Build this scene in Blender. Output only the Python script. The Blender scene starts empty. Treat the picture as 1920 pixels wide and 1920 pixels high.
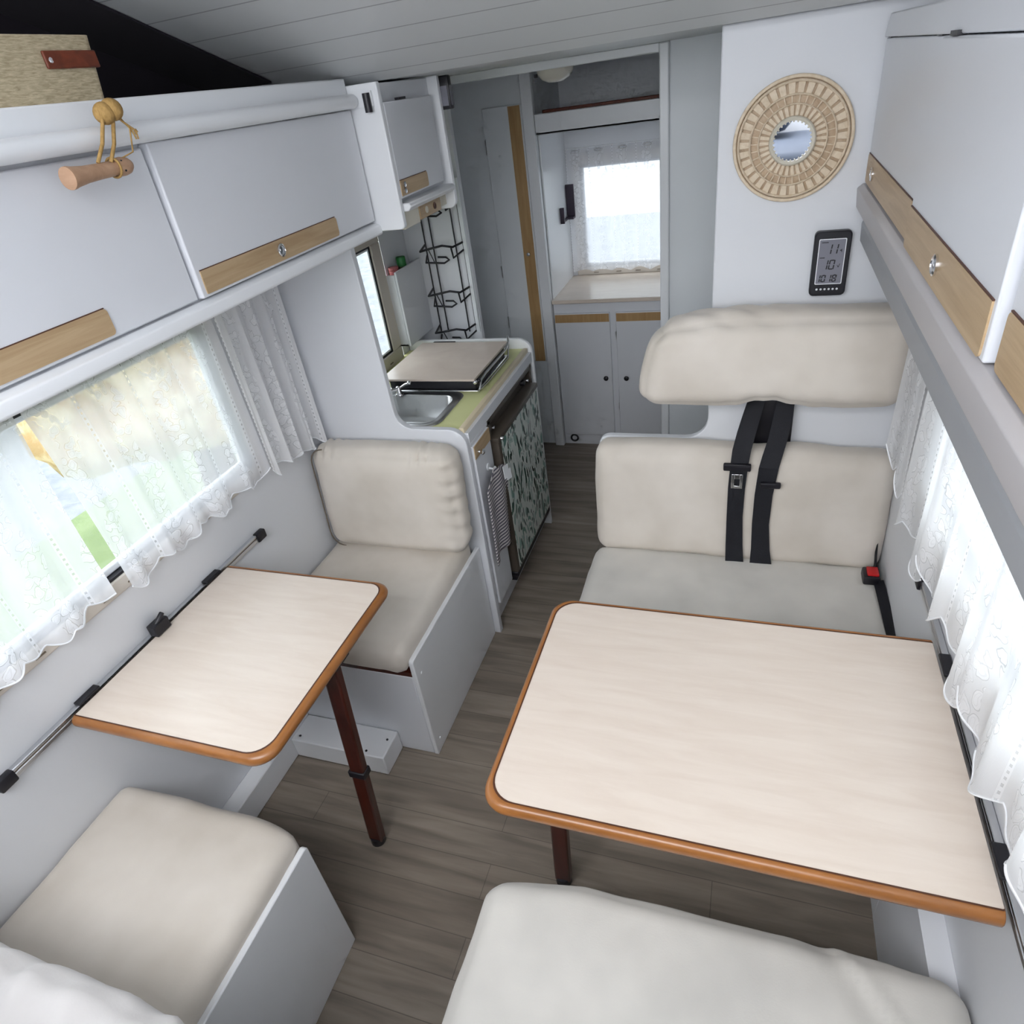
import bpy, bmesh, math, random
from mathutils import Vector, Matrix, noise
C = bpy.context.scene.collection
PI = math.pi
random.seed(4)

# ------------------------------------------------------------------ camera, world, light, exposure
cam_d = bpy.data.cameras.new('camera'); cam = bpy.data.objects.new('camera', cam_d); C.objects.link(cam)
cam_d.sensor_width = 36; cam_d.lens = 36*1243.0/1920; cam_d.clip_start = 0.02
rx, ry, rz = -0.571, 0.151, 0.392
R = Matrix.Rotation(rz, 3, 'Z') @ Matrix.Rotation(rx, 3, 'X') @ Matrix.Rotation(ry, 3, 'Y')
rt, fw, up = R.col[0], R.col[1], R.col[2]
M4 = Matrix(((rt[0], up[0], -fw[0], 0), (rt[1], up[1], -fw[1], 0), (rt[2], up[2], -fw[2], 1.853), (0, 0, 0, 1)))
cam.matrix_world = M4
bpy.context.scene.camera = cam
sc = bpy.context.scene
sc.view_settings.view_transform = 'Standard'; sc.view_settings.look = 'None'; sc.view_settings.gamma = 1
sc.view_settings.use_curve_mapping = False
sc.view_settings.exposure = 0.50
sc.cycles.max_bounces = 8; sc.cycles.diffuse_bounces = 4; sc.cycles.glossy_bounces = 3; sc.cycles.transparent_max_bounces = 12
sc.cycles.use_adaptive_sampling = True; sc.cycles.adaptive_threshold = .08; sc.cycles.adaptive_min_samples = 12
sc.cycles.caustics_reflective = False; sc.cycles.caustics_refractive = False
sc.cycles.use_denoising = True
try: sc.cycles.denoiser = 'OPENIMAGEDENOISE'
except Exception: pass
sc.cycles.sample_clamp_indirect = 8

w = bpy.data.worlds.new('overcast_sky'); sc.world = w; w.use_nodes = True
wn = w.node_tree; wn.nodes.clear()
wo = wn.nodes.new('ShaderNodeOutputWorld'); bg = wn.nodes.new('ShaderNodeBackground')
tc = wn.nodes.new('ShaderNodeTexCoord'); nz = wn.nodes.new('ShaderNodeTexNoise'); cr = wn.nodes.new('ShaderNodeValToRGB')
nz.inputs['Scale'].default_value = 2.5; nz.inputs['Detail'].default_value = 5
cr.color_ramp.elements[0].color = (0.84, 0.90, 1.0, 1); cr.color_ramp.elements[0].position = .35
cr.color_ramp.elements[1].color = (1.0, 1.0, 1.0, 1); cr.color_ramp.elements[1].position = .65
wn.links.new(tc.outputs['Generated'], nz.inputs['Vector']); wn.links.new(nz.outputs['Fac'], cr.inputs['Fac'])
wn.links.new(cr.outputs['Color'], bg.inputs['Color']); wn.links.new(bg.outputs['Background'], wo.inputs['Surface'])
bg.inputs['Strength'].default_value = 2.6

def portal(name, loc, rot, sx, sy):
    l = bpy.data.lights.new(name, 'AREA'); l.shape = 'RECTANGLE'; l.size = sx; l.size_y = sy; l.cycles.is_portal = True
    o = bpy.data.objects.new(name, l); C.objects.link(o); o.location = loc; o.rotation_euler = rot
portal('daylight_left', (-1.50, .85, 1.18), (0, -PI/2, 0), .46, 1.2)
portal('daylight_kitchen', (-1.50, 2.2, 1.17), (0, -PI/2, 0), .44, .5)
portal('daylight_right', (.49, .87, 1.18), (0, PI/2, 0), .46, 1.25)
portal('daylight_rear', (-.62, 3.96, 1.17), (-PI/2, 0, 0), .64, .54)
def fill_light(name, loc, rot, sx, sy, power, col):
    l = bpy.data.lights.new(name, 'AREA'); l.shape = 'RECTANGLE'; l.size = sx; l.size_y = sy; l.energy = power; l.color = col
    o = bpy.data.objects.new(name, l); C.objects.link(o); o.location = loc; o.rotation_euler = rot
fill_light('fill_front', (-.5, -1.36, 1.95), (PI/2, 0, 0), 1.6, .7, 9, (.97, .98, 1))     # fill lamp added behind the viewpoint to brighten the room
fill_light('fill_roof', (-.51, -.7, 2.46), (0, 0, 0), 1.68, 1.1, 26, (.97, .98, 1))       # added lamp over an unseen roof opening, brightens the interior

# ------------------------------------------------------------------ materials
def srgb(r, g, b):
    f = lambda c: c/12.92 if c <= .04045 else ((c+.055)/1.055)**2.4
    return (f(r/255), f(g/255), f(b/255), 1)
def NT(name):
    m = bpy.data.materials.new(name); m.use_nodes = True; nt = m.node_tree
    return m, nt, nt.nodes['Principled BSDF']
def lk(nt, a, b): nt.links.new(a, b)
def coord(nt, scale=(1, 1, 1), kind='Object'):
    t = nt.nodes.new('ShaderNodeTexCoord'); mp = nt.nodes.new('ShaderNodeMapping')
    mp.inputs['Scale'].default_value = scale; lk(nt, t.outputs[kind], mp.inputs['Vector']); return mp.outputs['Vector']
def paint(name, col, rough=.5, var=.03, scale=6, metal=0, bump=0.0, bscale=120, spec=.5):
    m, nt, p = NT(name); v = coord(nt)
    n = nt.nodes.new('ShaderNodeTexNoise'); n.inputs['Scale'].default_value = scale; n.inputs['Detail'].default_value = 4; lk(nt, v, n.inputs['Vector'])
    mx = nt.nodes.new('ShaderNodeMix'); mx.data_type = 'RGBA'
    mx.inputs[6].default_value = tuple(c*(1-var) for c in col[:3])+(1,); mx.inputs[7].default_value = tuple(min(1, c*(1+var)) for c in col[:3])+(1,)
    lk(nt, n.outputs['Fac'], mx.inputs[0]); lk(nt, mx.outputs[2], p.inputs['Base Color'])
    p.inputs['Roughness'].default_value = rough; p.inputs['Metallic'].default_value = metal; p.inputs['Specular IOR Level'].default_value = spec
    if bump:
        b = nt.nodes.new('ShaderNodeTexNoise'); b.inputs['Scale'].default_value = bscale; lk(nt, v, b.inputs['Vector'])
        bp = nt.nodes.new('ShaderNodeBump'); bp.inputs['Strength'].default_value = bump; bp.inputs['Distance'].default_value = .002
        lk(nt, b.outputs['Fac'], bp.inputs['Height']); lk(nt, bp.outputs['Normal'], p.inputs['Normal'])
    return m
def grain(name, c1, c2, scale, rough=.4, fac_lo=.35, fac_hi=.7, kind='Object', coat=0.0, bump=0.0):
    m, nt, p = NT(name); v = coord(nt, scale, kind)
    n = nt.nodes.new('ShaderNodeTexNoise'); n.inputs['Scale'].default_value = 1; n.inputs['Detail'].default_value = 7; n.inputs['Roughness'].default_value = .62; n.inputs['Distortion'].default_value = .6
    lk(nt, v, n.inputs['Vector']); r = nt.nodes.new('ShaderNodeValToRGB'); r.color_ramp.elements[0].position = fac_lo; r.color_ramp.elements[1].position = fac_hi
    r.color_ramp.elements[0].color = c1; r.color_ramp.elements[1].color = c2
    lk(nt, n.outputs['Fac'], r.inputs['Fac']); lk(nt, r.outputs['Color'], p.inputs['Base Color']); p.inputs['Roughness'].default_value = rough
    p.inputs['Coat Weight'].default_value = coat; p.inputs['Coat Roughness'].default_value = .25
    return m
M = {}
M['white'] = paint('white_laminate', srgb(224, 226, 231), .38, .012)
M['whiter'] = paint('white_gloss_trim', srgb(236, 238, 241), .3, .01)
M['wall'] = paint('white_wallboard', srgb(224, 226, 230), .5, .012, bump=.08)
M['greywhite'] = paint('grey_white_board', srgb(230, 234, 237), .45, .02)
M['cream'] = paint('cream_plastic', srgb(216, 210, 194), .4, .02)
M['beige'] = paint('beige_window_frame', srgb(206, 198, 188), .45, .02)
M['taupe'] = paint('taupe_shaded_rail', srgb(188, 184, 185), .45, .02)  # shade of the downward-facing rail is put into this colour
M['pelmet'] = paint('shaded_grey_pelmet', srgb(160, 162, 166), .5, .02)  # greyed to carry the shade on the pelmet's downward faces
M['wood'] = grain('oak_strip', srgb(176, 148, 112), srgb(200, 174, 138), (12, 3, 60), .42)
M['woodr'] = grain('oak_strip_upright', srgb(172, 136, 88), srgb(192, 158, 112), (60, 60, 4), .42)
M['table'] = grain('maple_laminate', srgb(222, 207, 193), srgb(230, 217, 204), (5, 40, 20), .24, .3, .7)
M['lid'] = grain('pale_lid_laminate', srgb(212, 196, 184), srgb(226, 212, 200), (6, 6, 20), .3)
M['edge'] = grain('orange_brown_edge', srgb(146, 92, 44), srgb(176, 116, 62), (6, 6, 30), .33, coat=.4)
M['edgedark'] = paint('dark_edge_line', srgb(84, 50, 34), .5)
M['mahogany'] = grain('mahogany_leg', srgb(58, 22, 14), srgb(84, 32, 20), (20, 20, 3), .3, coat=.3)
M['black'] = paint('black_plastic', srgb(26, 25, 32), .4, .05)
M['belt'] = paint('black_webbing', srgb(14, 15, 24), .75, .05, bump=.3, bscale=400)
M['red'] = paint('red_button', srgb(200, 30, 34), .35)
M['chrome'] = paint('chrome', (.82, .82, .84, 1), .12, .01, metal=1)
M['steel'] = paint('brushed_steel', (.74, .74, .75, 1), .3, .03, metal=1)
M['alu'] = paint('aluminium_rail', (.70, .71, .74, 1), .3, .02, metal=1)
M['fridge'] = paint('brown_fridge_plastic', srgb(78, 70, 62), .35, .08)
M['lime'] = paint('lime_worktop', srgb(224, 226, 166), .4, .02)
M['limeedge'] = paint('cream_worktop_edge', srgb(222, 208, 178), .4, .02)
M['niche'] = paint('dark_felt_and_shade', srgb(26, 20, 30), .95, .15)  # near-black niche lining, also the shade painted under the sloping ceiling
M['foam'] = paint('cream_wall_back', srgb(200, 196, 188), .8)
M['rattan'] = grain('rattan', srgb(216, 196, 168), srgb(234, 218, 194), (60, 60, 60), .6)
M['rattandark'] = grain('rattan_dark', srgb(192, 166, 136), srgb(214, 192, 164), (60, 60, 60), .6)
M['wicker'] = grain('basket_weave', srgb(150, 136, 108), srgb(206, 192, 162), (60, 60, 420), .85, .3, .7)
M['leather'] = grain('brown_leather', srgb(92, 40, 22), srgb(124, 58, 34), (30, 30, 30), .5)
M['toywood'] = grain('pink_toned_wood', srgb(168, 132, 104), srgb(192, 156, 128), (12, 30, 30), .5)
M['rope'] = grain('tan_rope', srgb(150, 118, 66), srgb(186, 150, 92), (200, 200, 90), .8)
M['screen'] = paint('lcd_screen', srgb(132, 132, 142), .25)
M['mirror'] = paint('mirror_glass', (.9, .91, .92, 1), .02, .0, metal=1)
M['lampglass'] = paint('cream_lamp_cover', srgb(226, 220, 208), .25)
M['green'] = paint('green_lid', srgb(44, 128, 62), .4)
M['redjar'] = paint('red_jar', srgb(176, 100, 100), .35)
M['jar'] = paint('spice_jar', srgb(104, 110, 78), .3)
M['purple'] = paint('purple_black_plastic', srgb(52, 42, 58), .4)
M['bedding'] = paint('blue_grey_bedding', srgb(84, 92, 106), .9, .1)
M['grass'] = grain('grass', srgb(118, 138, 90), srgb(146, 162, 118), (3, 3, 3), .9)
M['gravel'] = grain('pale_gravel', srgb(138, 142, 148), srgb(170, 172, 178), (6, 6, 6), .9)
M['autumn'] = grain('autumn_leaves', srgb(196, 160, 112), srgb(240, 220, 184), (7, 7, 7), .9, .4, .6)
M['bark'] = grain('bark', srgb(60, 48, 42), srgb(92, 78, 68), (8, 8, 2), .9)
M['leafgreen'] = grain('green_leaves', srgb(150, 176, 166), srgb(190, 210, 204), (9, 9, 9), .9)

def fabric(name, c1, c2):
    m, nt, p = NT(name); v = coord(nt)
    n = nt.nodes.new('ShaderNodeTexNoise'); n.inputs['Scale'].default_value = 5; n.inputs['Detail'].default_value = 3; lk(nt, v, n.inputs['Vector'])
    r = nt.nodes.new('ShaderNodeValToRGB'); r.color_ramp.elements[0].color = c1; r.color_ramp.elements[1].color = c2
    r.color_ramp.elements[0].position = .3; r.color_ramp.elements[1].position = .7
    lk(nt, n.outputs['Fac'], r.inputs['Fac']); lk(nt, r.outputs['Color'], p.inputs['Base Color'])
    p.inputs['Roughness'].default_value = .85; p.inputs['Sheen Weight'].default_value = .25; p.inputs['Sheen Roughness'].default_value = .4
    b = nt.nodes.new('ShaderNodeTexNoise'); b.inputs['Scale'].default_value = 300; lk(nt, v, b.inputs['Vector'])
    bp = nt.nodes.new('ShaderNodeBump'); bp.inputs['Strength'].default_value = .15; bp.inputs['Distance'].default_value = .001
    lk(nt, b.outputs['Fac'], bp.inputs['Height']); lk(nt, bp.outputs['Normal'], p.inputs['Normal'])
    return m
M['fabric'] = fabric('beige_velour', srgb(208, 199, 187), srgb(226, 218, 208))
M['fabric2'] = fabric('pale_grey_velour', srgb(206, 203, 197), srgb(226, 222, 215))
M['fabricw'] = fabric('white_velour', srgb(214, 210, 208), srgb(228, 224, 222))
M['dark_shade'] = paint('dark_grey_shade', srgb(120, 108, 94), .9)  # dark tone for clips, rail groove and the cushion's painted gap shadow

def floor_mat():
    m, nt, p = NT('grey_oak_vinyl'); v = coord(nt)
    br = nt.nodes.new('ShaderNodeTexBrick'); br.inputs['Scale'].default_value = 1
    br.inputs['Brick Width'].default_value = 1.2; br.inputs['Row Height'].default_value = .1; br.inputs['Mortar Size'].default_value = .0012
    br.inputs['Color1'].default_value = srgb(134, 124, 113); br.inputs['Color2'].default_value = srgb(148, 138, 127); br.inputs['Mortar'].default_value = srgb(112, 103, 95)
    lk(nt, v, br.inputs['Vector'])
    n = nt.nodes.new('ShaderNodeTexNoise'); mp = nt.nodes.new('ShaderNodeMapping'); mp.inputs['Scale'].default_value = (3, 30, 1)
    lk(nt, v, mp.inputs['Vector']); lk(nt, mp.outputs['Vector'], n.inputs['Vector']); n.inputs['Scale'].default_value = 1; n.inputs['Detail'].default_value = 8; n.inputs['Distortion'].default_value = .5
    r = nt.nodes.new('ShaderNodeValToRGB'); r.color_ramp.elements[0].position = .3; r.color_ramp.elements[0].color = (.62, .6, .58, 1); r.color_ramp.elements[1].position = .7; r.color_ramp.elements[1].color = (1.12, 1.1, 1.08, 1)
    lk(nt, n.outputs['Fac'], r.inputs['Fac'])
    mx = nt.nodes.new('ShaderNodeMix'); mx.data_type = 'RGBA'; mx.blend_type = 'MULTIPLY'; mx.inputs[0].default_value = 1
    lk(nt, br.outputs['Color'], mx.inputs[6]); lk(nt, r.outputs['Color'], mx.inputs[7]); lk(nt, mx.outputs[2], p.inputs['Base Color'])
    p.inputs['Roughness'].default_value = .42
    return m
M['floor'] = floor_mat()

def leafprint():
    m, nt, p = NT('leaf_print_foil'); v = coord(nt, (1, 1, .36))
    nn = nt.nodes.new('ShaderNodeTexNoise'); nn.inputs['Scale'].default_value = 9; nn.inputs['Detail'].default_value = 2; lk(nt, v, nn.inputs['Vector'])
    ad = nt.nodes.new('ShaderNodeVectorMath'); ad.operation = 'MULTIPLY_ADD'; ad.inputs[1].default_value = (.16, .16, .16); lk(nt, nn.outputs['Color'], ad.inputs[0]); lk(nt, v, ad.inputs[2])
    vo = nt.nodes.new('ShaderNodeTexVoronoi'); vo.inputs['Scale'].default_value = 62; lk(nt, ad.outputs[0], vo.inputs['Vector'])
    r = nt.nodes.new('ShaderNodeValToRGB'); r.color_ramp.interpolation = 'CONSTANT'
    els = r.color_ramp.elements; els[0].position = 0; els[0].color = srgb(34, 60, 50); els[1].position = .24; els[1].color = srgb(222, 228, 222)
    for ps, c in ((.42, srgb(104, 146, 134)), (.58, srgb(228, 232, 226)), (.70, srgb(52, 88, 76)), (.84, srgb(150, 182, 172))):
        e = els.new(ps); e.color = c
    sp = nt.nodes.new('ShaderNodeSeparateColor'); lk(nt, vo.outputs['Color'], sp.inputs[0]); lk(nt, sp.outputs[0], r.inputs['Fac'])
    lt = nt.nodes.new('ShaderNodeMath'); lt.operation = 'LESS_THAN'; lt.inputs[1].default_value = .52; lk(nt, vo.outputs['Distance'], lt.inputs[0])
    mx = nt.nodes.new('ShaderNodeMix'); mx.data_type = 'RGBA'; mx.inputs[6].default_value = srgb(216, 222, 216)
    lk(nt, lt.outputs[0], mx.inputs[0]); lk(nt, r.outputs['Color'], mx.inputs[7]); lk(nt, mx.outputs[2], p.inputs['Base Color'])
    p.inputs['Roughness'].default_value = .3
    return m
M['leaf'] = leafprint()

def stripes():
    m, nt, p = NT('ribbed_stripe_cotton'); v = coord(nt, (1, 1, 1))
    wv = nt.nodes.new('ShaderNodeTexWave'); wv.bands_direction = 'Z'; wv.inputs['Scale'].default_value = 22; wv.inputs['Distortion'].default_value = .8; wv.inputs['Detail Scale'].default_value = .6; lk(nt, v, wv.inputs['Vector'])
    r = nt.nodes.new('ShaderNodeValToRGB'); r.color_ramp.elements[0].position = .4; r.color_ramp.elements[1].position = .6
    r.color_ramp.elements[0].color = srgb(96, 92, 104); r.color_ramp.elements[1].color = srgb(214, 208, 208)
    lk(nt, wv.outputs['Fac'], r.inputs['Fac']); lk(nt, r.outputs['Color'], p.inputs['Base Color']); p.inputs['Roughness'].default_value = .9
    return m
M['towel'] = stripes()

def lace(name, base=.50, tint=(.93, .94, .98)):
    """net ground with scrolling flower motifs in columns and ladder stitching between them; uv is in metres"""
    m = bpy.data.materials.new(name); m.use_nodes = True; nt = m.node_tree; nt.nodes.clear()
    N = nt.nodes.new
    def math_(op, a, b=None, c=None):
        n = N('ShaderNodeMath'); n.operation = op
        for i, x in enumerate((a, b, c)):
            if x is None: continue
            if isinstance(x, (int, float)): n.inputs[i].default_value = x
            else: lk(nt, x, n.inputs[i])
        return n.outputs[0]
    uv = N('ShaderNodeUVMap'); sp = N('ShaderNodeSeparateXYZ'); lk(nt, uv.outputs[0], sp.inputs[0])
    u, v = sp.outputs[0], sp.outputs[1]
    per = .15
    fr = math_('FRACT', math_('DIVIDE', u, per))                      # 0..1 across a column
    dc = math_('ABSOLUTE', math_('SUBTRACT', fr, .5))
    sway = math_('MULTIPLY', math_('SINE', math_('MULTIPLY', v, 34.)), .10)
    inm = math_('LESS_THAN', math_('ABSOLUTE', math_('ADD', math_('SUBTRACT', fr, .5), sway)), .21)
    # distorted circles = scrolls and petals
    nn = N('ShaderNodeTexNoise'); nn.inputs['Scale'].default_value = 34; nn.inputs['Detail'].default_value = 1; lk(nt, uv.outputs[0], nn.inputs['Vector'])
    ma = N('ShaderNodeVectorMath'); ma.operation = 'MULTIPLY_ADD'; ma.inputs[1].default_value = (.032, .032, 0); lk(nt, nn.outputs['Color'], ma.inputs[0]); lk(nt, uv.outputs[0], ma.inputs[2])
    vo = N('ShaderNodeTexVoronoi'); vo.voronoi_dimensions = '2D'; vo.inputs['Scale'].default_value = 38; vo.inputs['Randomness'].default_value = .8; lk(nt, ma.outputs[0], vo.inputs['Vector'])
    d = vo.outputs['Distance']
    petal = math_('LESS_THAN', d, .38)
    ring = math_('MULTIPLY', math_('GREATER_THAN', d, .40), math_('LESS_THAN', d, .455))
    dot = math_('MULTIPLY', math_('GREATER_THAN', d, .20), math_('LESS_THAN', d, .25))
    # ladder stitches at the column edges
    edge = math_('GREATER_THAN', dc, .465)
    lad = math_('GREATER_THAN', math_('FRACT', math_('MULTIPLY', v, 70.)), .42)
    hole = math_('MULTIPLY', math_('GREATER_THAN', dc, .485), math_('SUBTRACT', 1., lad))
    net = N('ShaderNodeTexVoronoi'); net.voronoi_dimensions = '2D'; net.inputs['Scale'].default_value = 500; net.inputs['Randomness'].default_value = .1; lk(nt, uv.outputs[0], net.inputs['Vector'])
    g = math_('MULTIPLY_ADD', net.outputs['Distance'], .12, base)
    a = math_('ADD', g, math_('MULTIPLY', math_('MULTIPLY', petal, inm), .13))
    a = math_('SUBTRACT', a, math_('MULTIPLY', math_('MULTIPLY', ring, inm), .24))
    a = math_('SUBTRACT', a, math_('MULTIPLY', math_('MULTIPLY', dot, inm), .12))
    a = math_('ADD', a, math_('MULTIPLY', edge, .15))
    a = math_('SUBTRACT', a, math_('MULTIPLY', hole, .42))
    cl = N('ShaderNodeClamp'); lk(nt, a, cl.inputs[0])
    df = N('ShaderNodeBsdfDiffuse'); df.inputs[0].default_value = (*tint, 1); tl = N('ShaderNodeBsdfTranslucent'); tl.inputs[0].default_value = (*tint, 1)
    mx = N('ShaderNodeMixShader'); mx.inputs[0].default_value = .42; lk(nt, df.outputs[0], mx.inputs[1]); lk(nt, tl.outputs[0], mx.inputs[2])
    tr = N('ShaderNodeBsdfTransparent'); m2 = N('ShaderNodeMixShader'); lk(nt, cl.outputs[0], m2.inputs[0]); lk(nt, tr.outputs[0], m2.inputs[1]); lk(nt, mx.outputs[0], m2.inputs[2])
    o = N('ShaderNodeOutputMaterial'); lk(nt, m2.outputs[0], o.inputs[0])
    return m
M['lace'] = lace('white_lace', .66)
M['lace2'] = lace('dense_white_lace', .78, (.95, .95, .96))

def glassmat():
    m = bpy.data.materials.new('window_acrylic'); m.use_nodes = True; nt = m.node_tree; nt.nodes.clear()
    tr = nt.nodes.new('ShaderNodeBsdfTransparent'); tr.inputs[0].default_value = (.90, .93, .93, 1); gl = nt.nodes.new('ShaderNodeBsdfGlossy'); gl.inputs['Roughness'].default_value = .02
    lw = nt.nodes.new('ShaderNodeLayerWeight'); pw = nt.nodes.new('ShaderNodeMath'); pw.operation = 'POWER'; pw.inputs[1].default_value = 4
    lk(nt, lw.outputs['Facing'], pw.inputs[0]); fz = nt.nodes.new('ShaderNodeMath'); fz.operation = 'MULTIPLY_ADD'; fz.inputs[1].default_value = .3; fz.inputs[2].default_value = .03; lk(nt, pw.outputs[0], fz.inputs[0])
    mx = nt.nodes.new('ShaderNodeMixShader'); lk(nt, fz.outputs[0], mx.inputs[0]); lk(nt, tr.outputs[0], mx.inputs[1]); lk(nt, gl.outputs[0], mx.inputs[2])
    o = nt.nodes.new('ShaderNodeOutputMaterial'); lk(nt, mx.outputs[0], o.inputs[0]); return m
M['glass'] = glassmat()

# ------------------------------------------------------------------ mesh helpers
def BM(): return bmesh.new()
def box(bm, x0, x1, y0, y1, z0, z1, bev=0.0, seg=2):
    vs = [bm.verts.new((x, y, z)) for x in (x0, x1) for y in (y0, y1) for z in (z0, z1)]
    fs = [bm.faces.new([vs[i] for i in f]) for f in ((0, 1, 3, 2), (4, 6, 7, 5), (0, 4, 5, 1), (2, 3, 7, 6), (0, 2, 6, 4), (1, 5, 7, 3))]
    if bev:
        es = list({e for f in fs for e in f.edges})
        bmesh.ops.bevel(bm, geom=es, offset=bev, segments=seg, affect='EDGES', profile=.5)
    return bm
def obox(bm, o, ax, ay, az):
    """box from a corner o and three edge vectors"""
    o, ax, ay, az = map(Vector, (o, ax, ay, az)); vs = [bm.verts.new(o+ax*i+ay*j+az*k) for i in (0, 1) for j in (0, 1) for k in (0, 1)]
    for f in ((0, 1, 3, 2), (4, 6, 7, 5), (0, 4, 5, 1), (2, 3, 7, 6), (0, 2, 6, 4), (1, 5, 7, 3)): bm.faces.new([vs[i] for i in f])
    return bm
def rounded(pts, n=6):
    """pts: (a, b, r) corners -> outline with arcs"""
    out = []
    for i, (a, b, r) in enumerate(pts):
        p = Vector((a, b))
        if r <= 0: out.append(p); continue
        p0 = Vector(pts[i-1][:2]); p1 = Vector(pts[(i+1) % len(pts)][:2])
        d0 = (p0-p).normalized(); d1 = (p1-p).normalized()
        ang = d0.angle(d1); t = r/math.tan(ang/2); c = p+(d0+d1).normalized()*(r/math.sin(ang/2))
        s, e = p+d0*t-c, p+d1*t-c
        a0 = math.atan2(s.y, s.x); a1 = math.atan2(e.y, e.x); da = (a1-a0+PI) % (2*PI)-PI
        out += [c+Vector((math.cos(a0+da*k/n), math.sin(a0+da*k/n)))*r for k in range(n+1)]
    return out
def prism(bm, outline, axis, c0, c1):
    """outline 2-D; axis 'y': (x,z) extruded in y; 'x': (y,z); 'z': (x,y)"""
    mk = {'y': lambda p, c: (p[0], c, p[1]), 'x': lambda p, c: (c, p[0], p[1]), 'z': lambda p, c: (p[0], p[1], c)}[axis]
    A = [bm.verts.new(mk(p, c0)) for p in outline]; B = [bm.verts.new(mk(p, c1)) for p in outline]; n = len(A)
    for i in range(n): bm.faces.new((A[i], A[(i+1) % n], B[(i+1) % n], B[i]))
    for L in (A, B): bm.faces.new(L)
    return bm
def tube(bm, pts, r, seg=10, closed=False, cap=True, radii=None):
    pts = [Vector(p) for p in pts]; n = len(pts); rings = []; prev = None
    for i, p in enumerate(pts):
        if closed: t = pts[(i+1) % n]-pts[i-1]
        else: t = pts[min(i+1, n-1)]-pts[max(i-1, 0)]
        t.normalize()
        if prev is None:
            a = Vector((0, 0, 1)) if abs(t.z) < .9 else Vector((1, 0, 0)); nrm = t.cross(a).normalized()
        else: nrm = (prev-t*prev.dot(t)).normalized()
        prev = nrm; b = t.cross(nrm); rr = radii[i] if radii else r
        rings.append([bm.verts.new(p+(nrm*math.cos(2*PI*k/seg)+b*math.sin(2*PI*k/seg))*rr) for k in range(seg)])
    m = n if closed else n-1
    for i in range(m):
        A, B = rings[i], rings[(i+1) % n]
        for k in range(seg): bm.faces.new((A[k], A[(k+1) % seg], B[(k+1) % seg], B[k]))
    if cap and not closed:
        bm.faces.new(rings[0][::-1]); bm.faces.new(rings[-1])
    return bm
def lathe(bm, prof, origin, axis, seg=28):
    """prof: (r, h) along axis"""
    o = Vector(origin); ax = Vector(axis).normalized(); a = Vector((0, 0, 1)) if abs(ax.z) < .9 else Vector((1, 0, 0))
    u = ax.cross(a).normalized(); v = ax.cross(u); R_ = []
    for r, h in prof:
        R_.append([bm.verts.new(o+ax*h+(u*math.cos(2*PI*k/seg)+v*math.sin(2*PI*k/seg))*max(r, 1e-4)) for k in range(seg)])
    for A, B in zip(R_, R_[1:]):
        for k in range(seg): bm.faces.new((A[k], A[(k+1) % seg], B[(k+1) % seg], B[k]))
    bm.faces.new(R_[0][::-1]); bm.faces.new(R_[-1]); return bm
def obj(name, bm, m, parent=None, smooth=0, bevel=0, seg=2):
    bmesh.ops.recalc_face_normals(bm, faces=bm.faces)
    me = bpy.data.meshes.new(name); bm.to_mesh(me); bm.free()
    me.materials.append(M[m] if isinstance(m, str) else m)
    o = bpy.data.objects.new(name, me); C.objects.link(o)
    if parent is not None: o.parent = parent
    if bevel:
        md = o.modifiers.new('bevel', 'BEVEL'); md.width = bevel; md.segments = seg; md.limit_method = 'ANGLE'; md.angle_limit = math.radians(35)
        md.harden_normals = False
    if smooth or bevel:
        for p in me.polygons: p.use_smooth = True
        ang = math.radians(smooth if smooth > 1 else 40)
        try: me.set_sharp_from_angle(angle=ang)
        except Exception: pass
    return o
def thing(name, label, cat, loc=(0, 0, 0), group=None):
    """an empty at the thing's base; parts are modelled in world space, so they are shifted back by its location"""
    o = bpy.data.objects.new(name, None); C.objects.link(o); o.location = loc; o.empty_display_size = .05
    o['label'] = label; o['category'] = cat
    if group: o['group'] = group
    return o
def part(name, bm, m, parent, **k):
    o = obj(name, bm, m, parent, **k)
    b = Vector((0, 0, 0)); q = parent
    while q is not None: b += q.location; q = q.parent
    if k.get('shift', True) and b.length: o.data.transform(Matrix.Translation(-b))
    return o
def tag(o, label, cat, group=None):
    o['label'] = label; o['category'] = cat
    if group: o['group'] = group
    return o
def struct(name, bm, m, **k):
    o = obj(name, bm, m, **k); o['kind'] = 'structure'; return o
_shift_parent = lambda p: p

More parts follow.
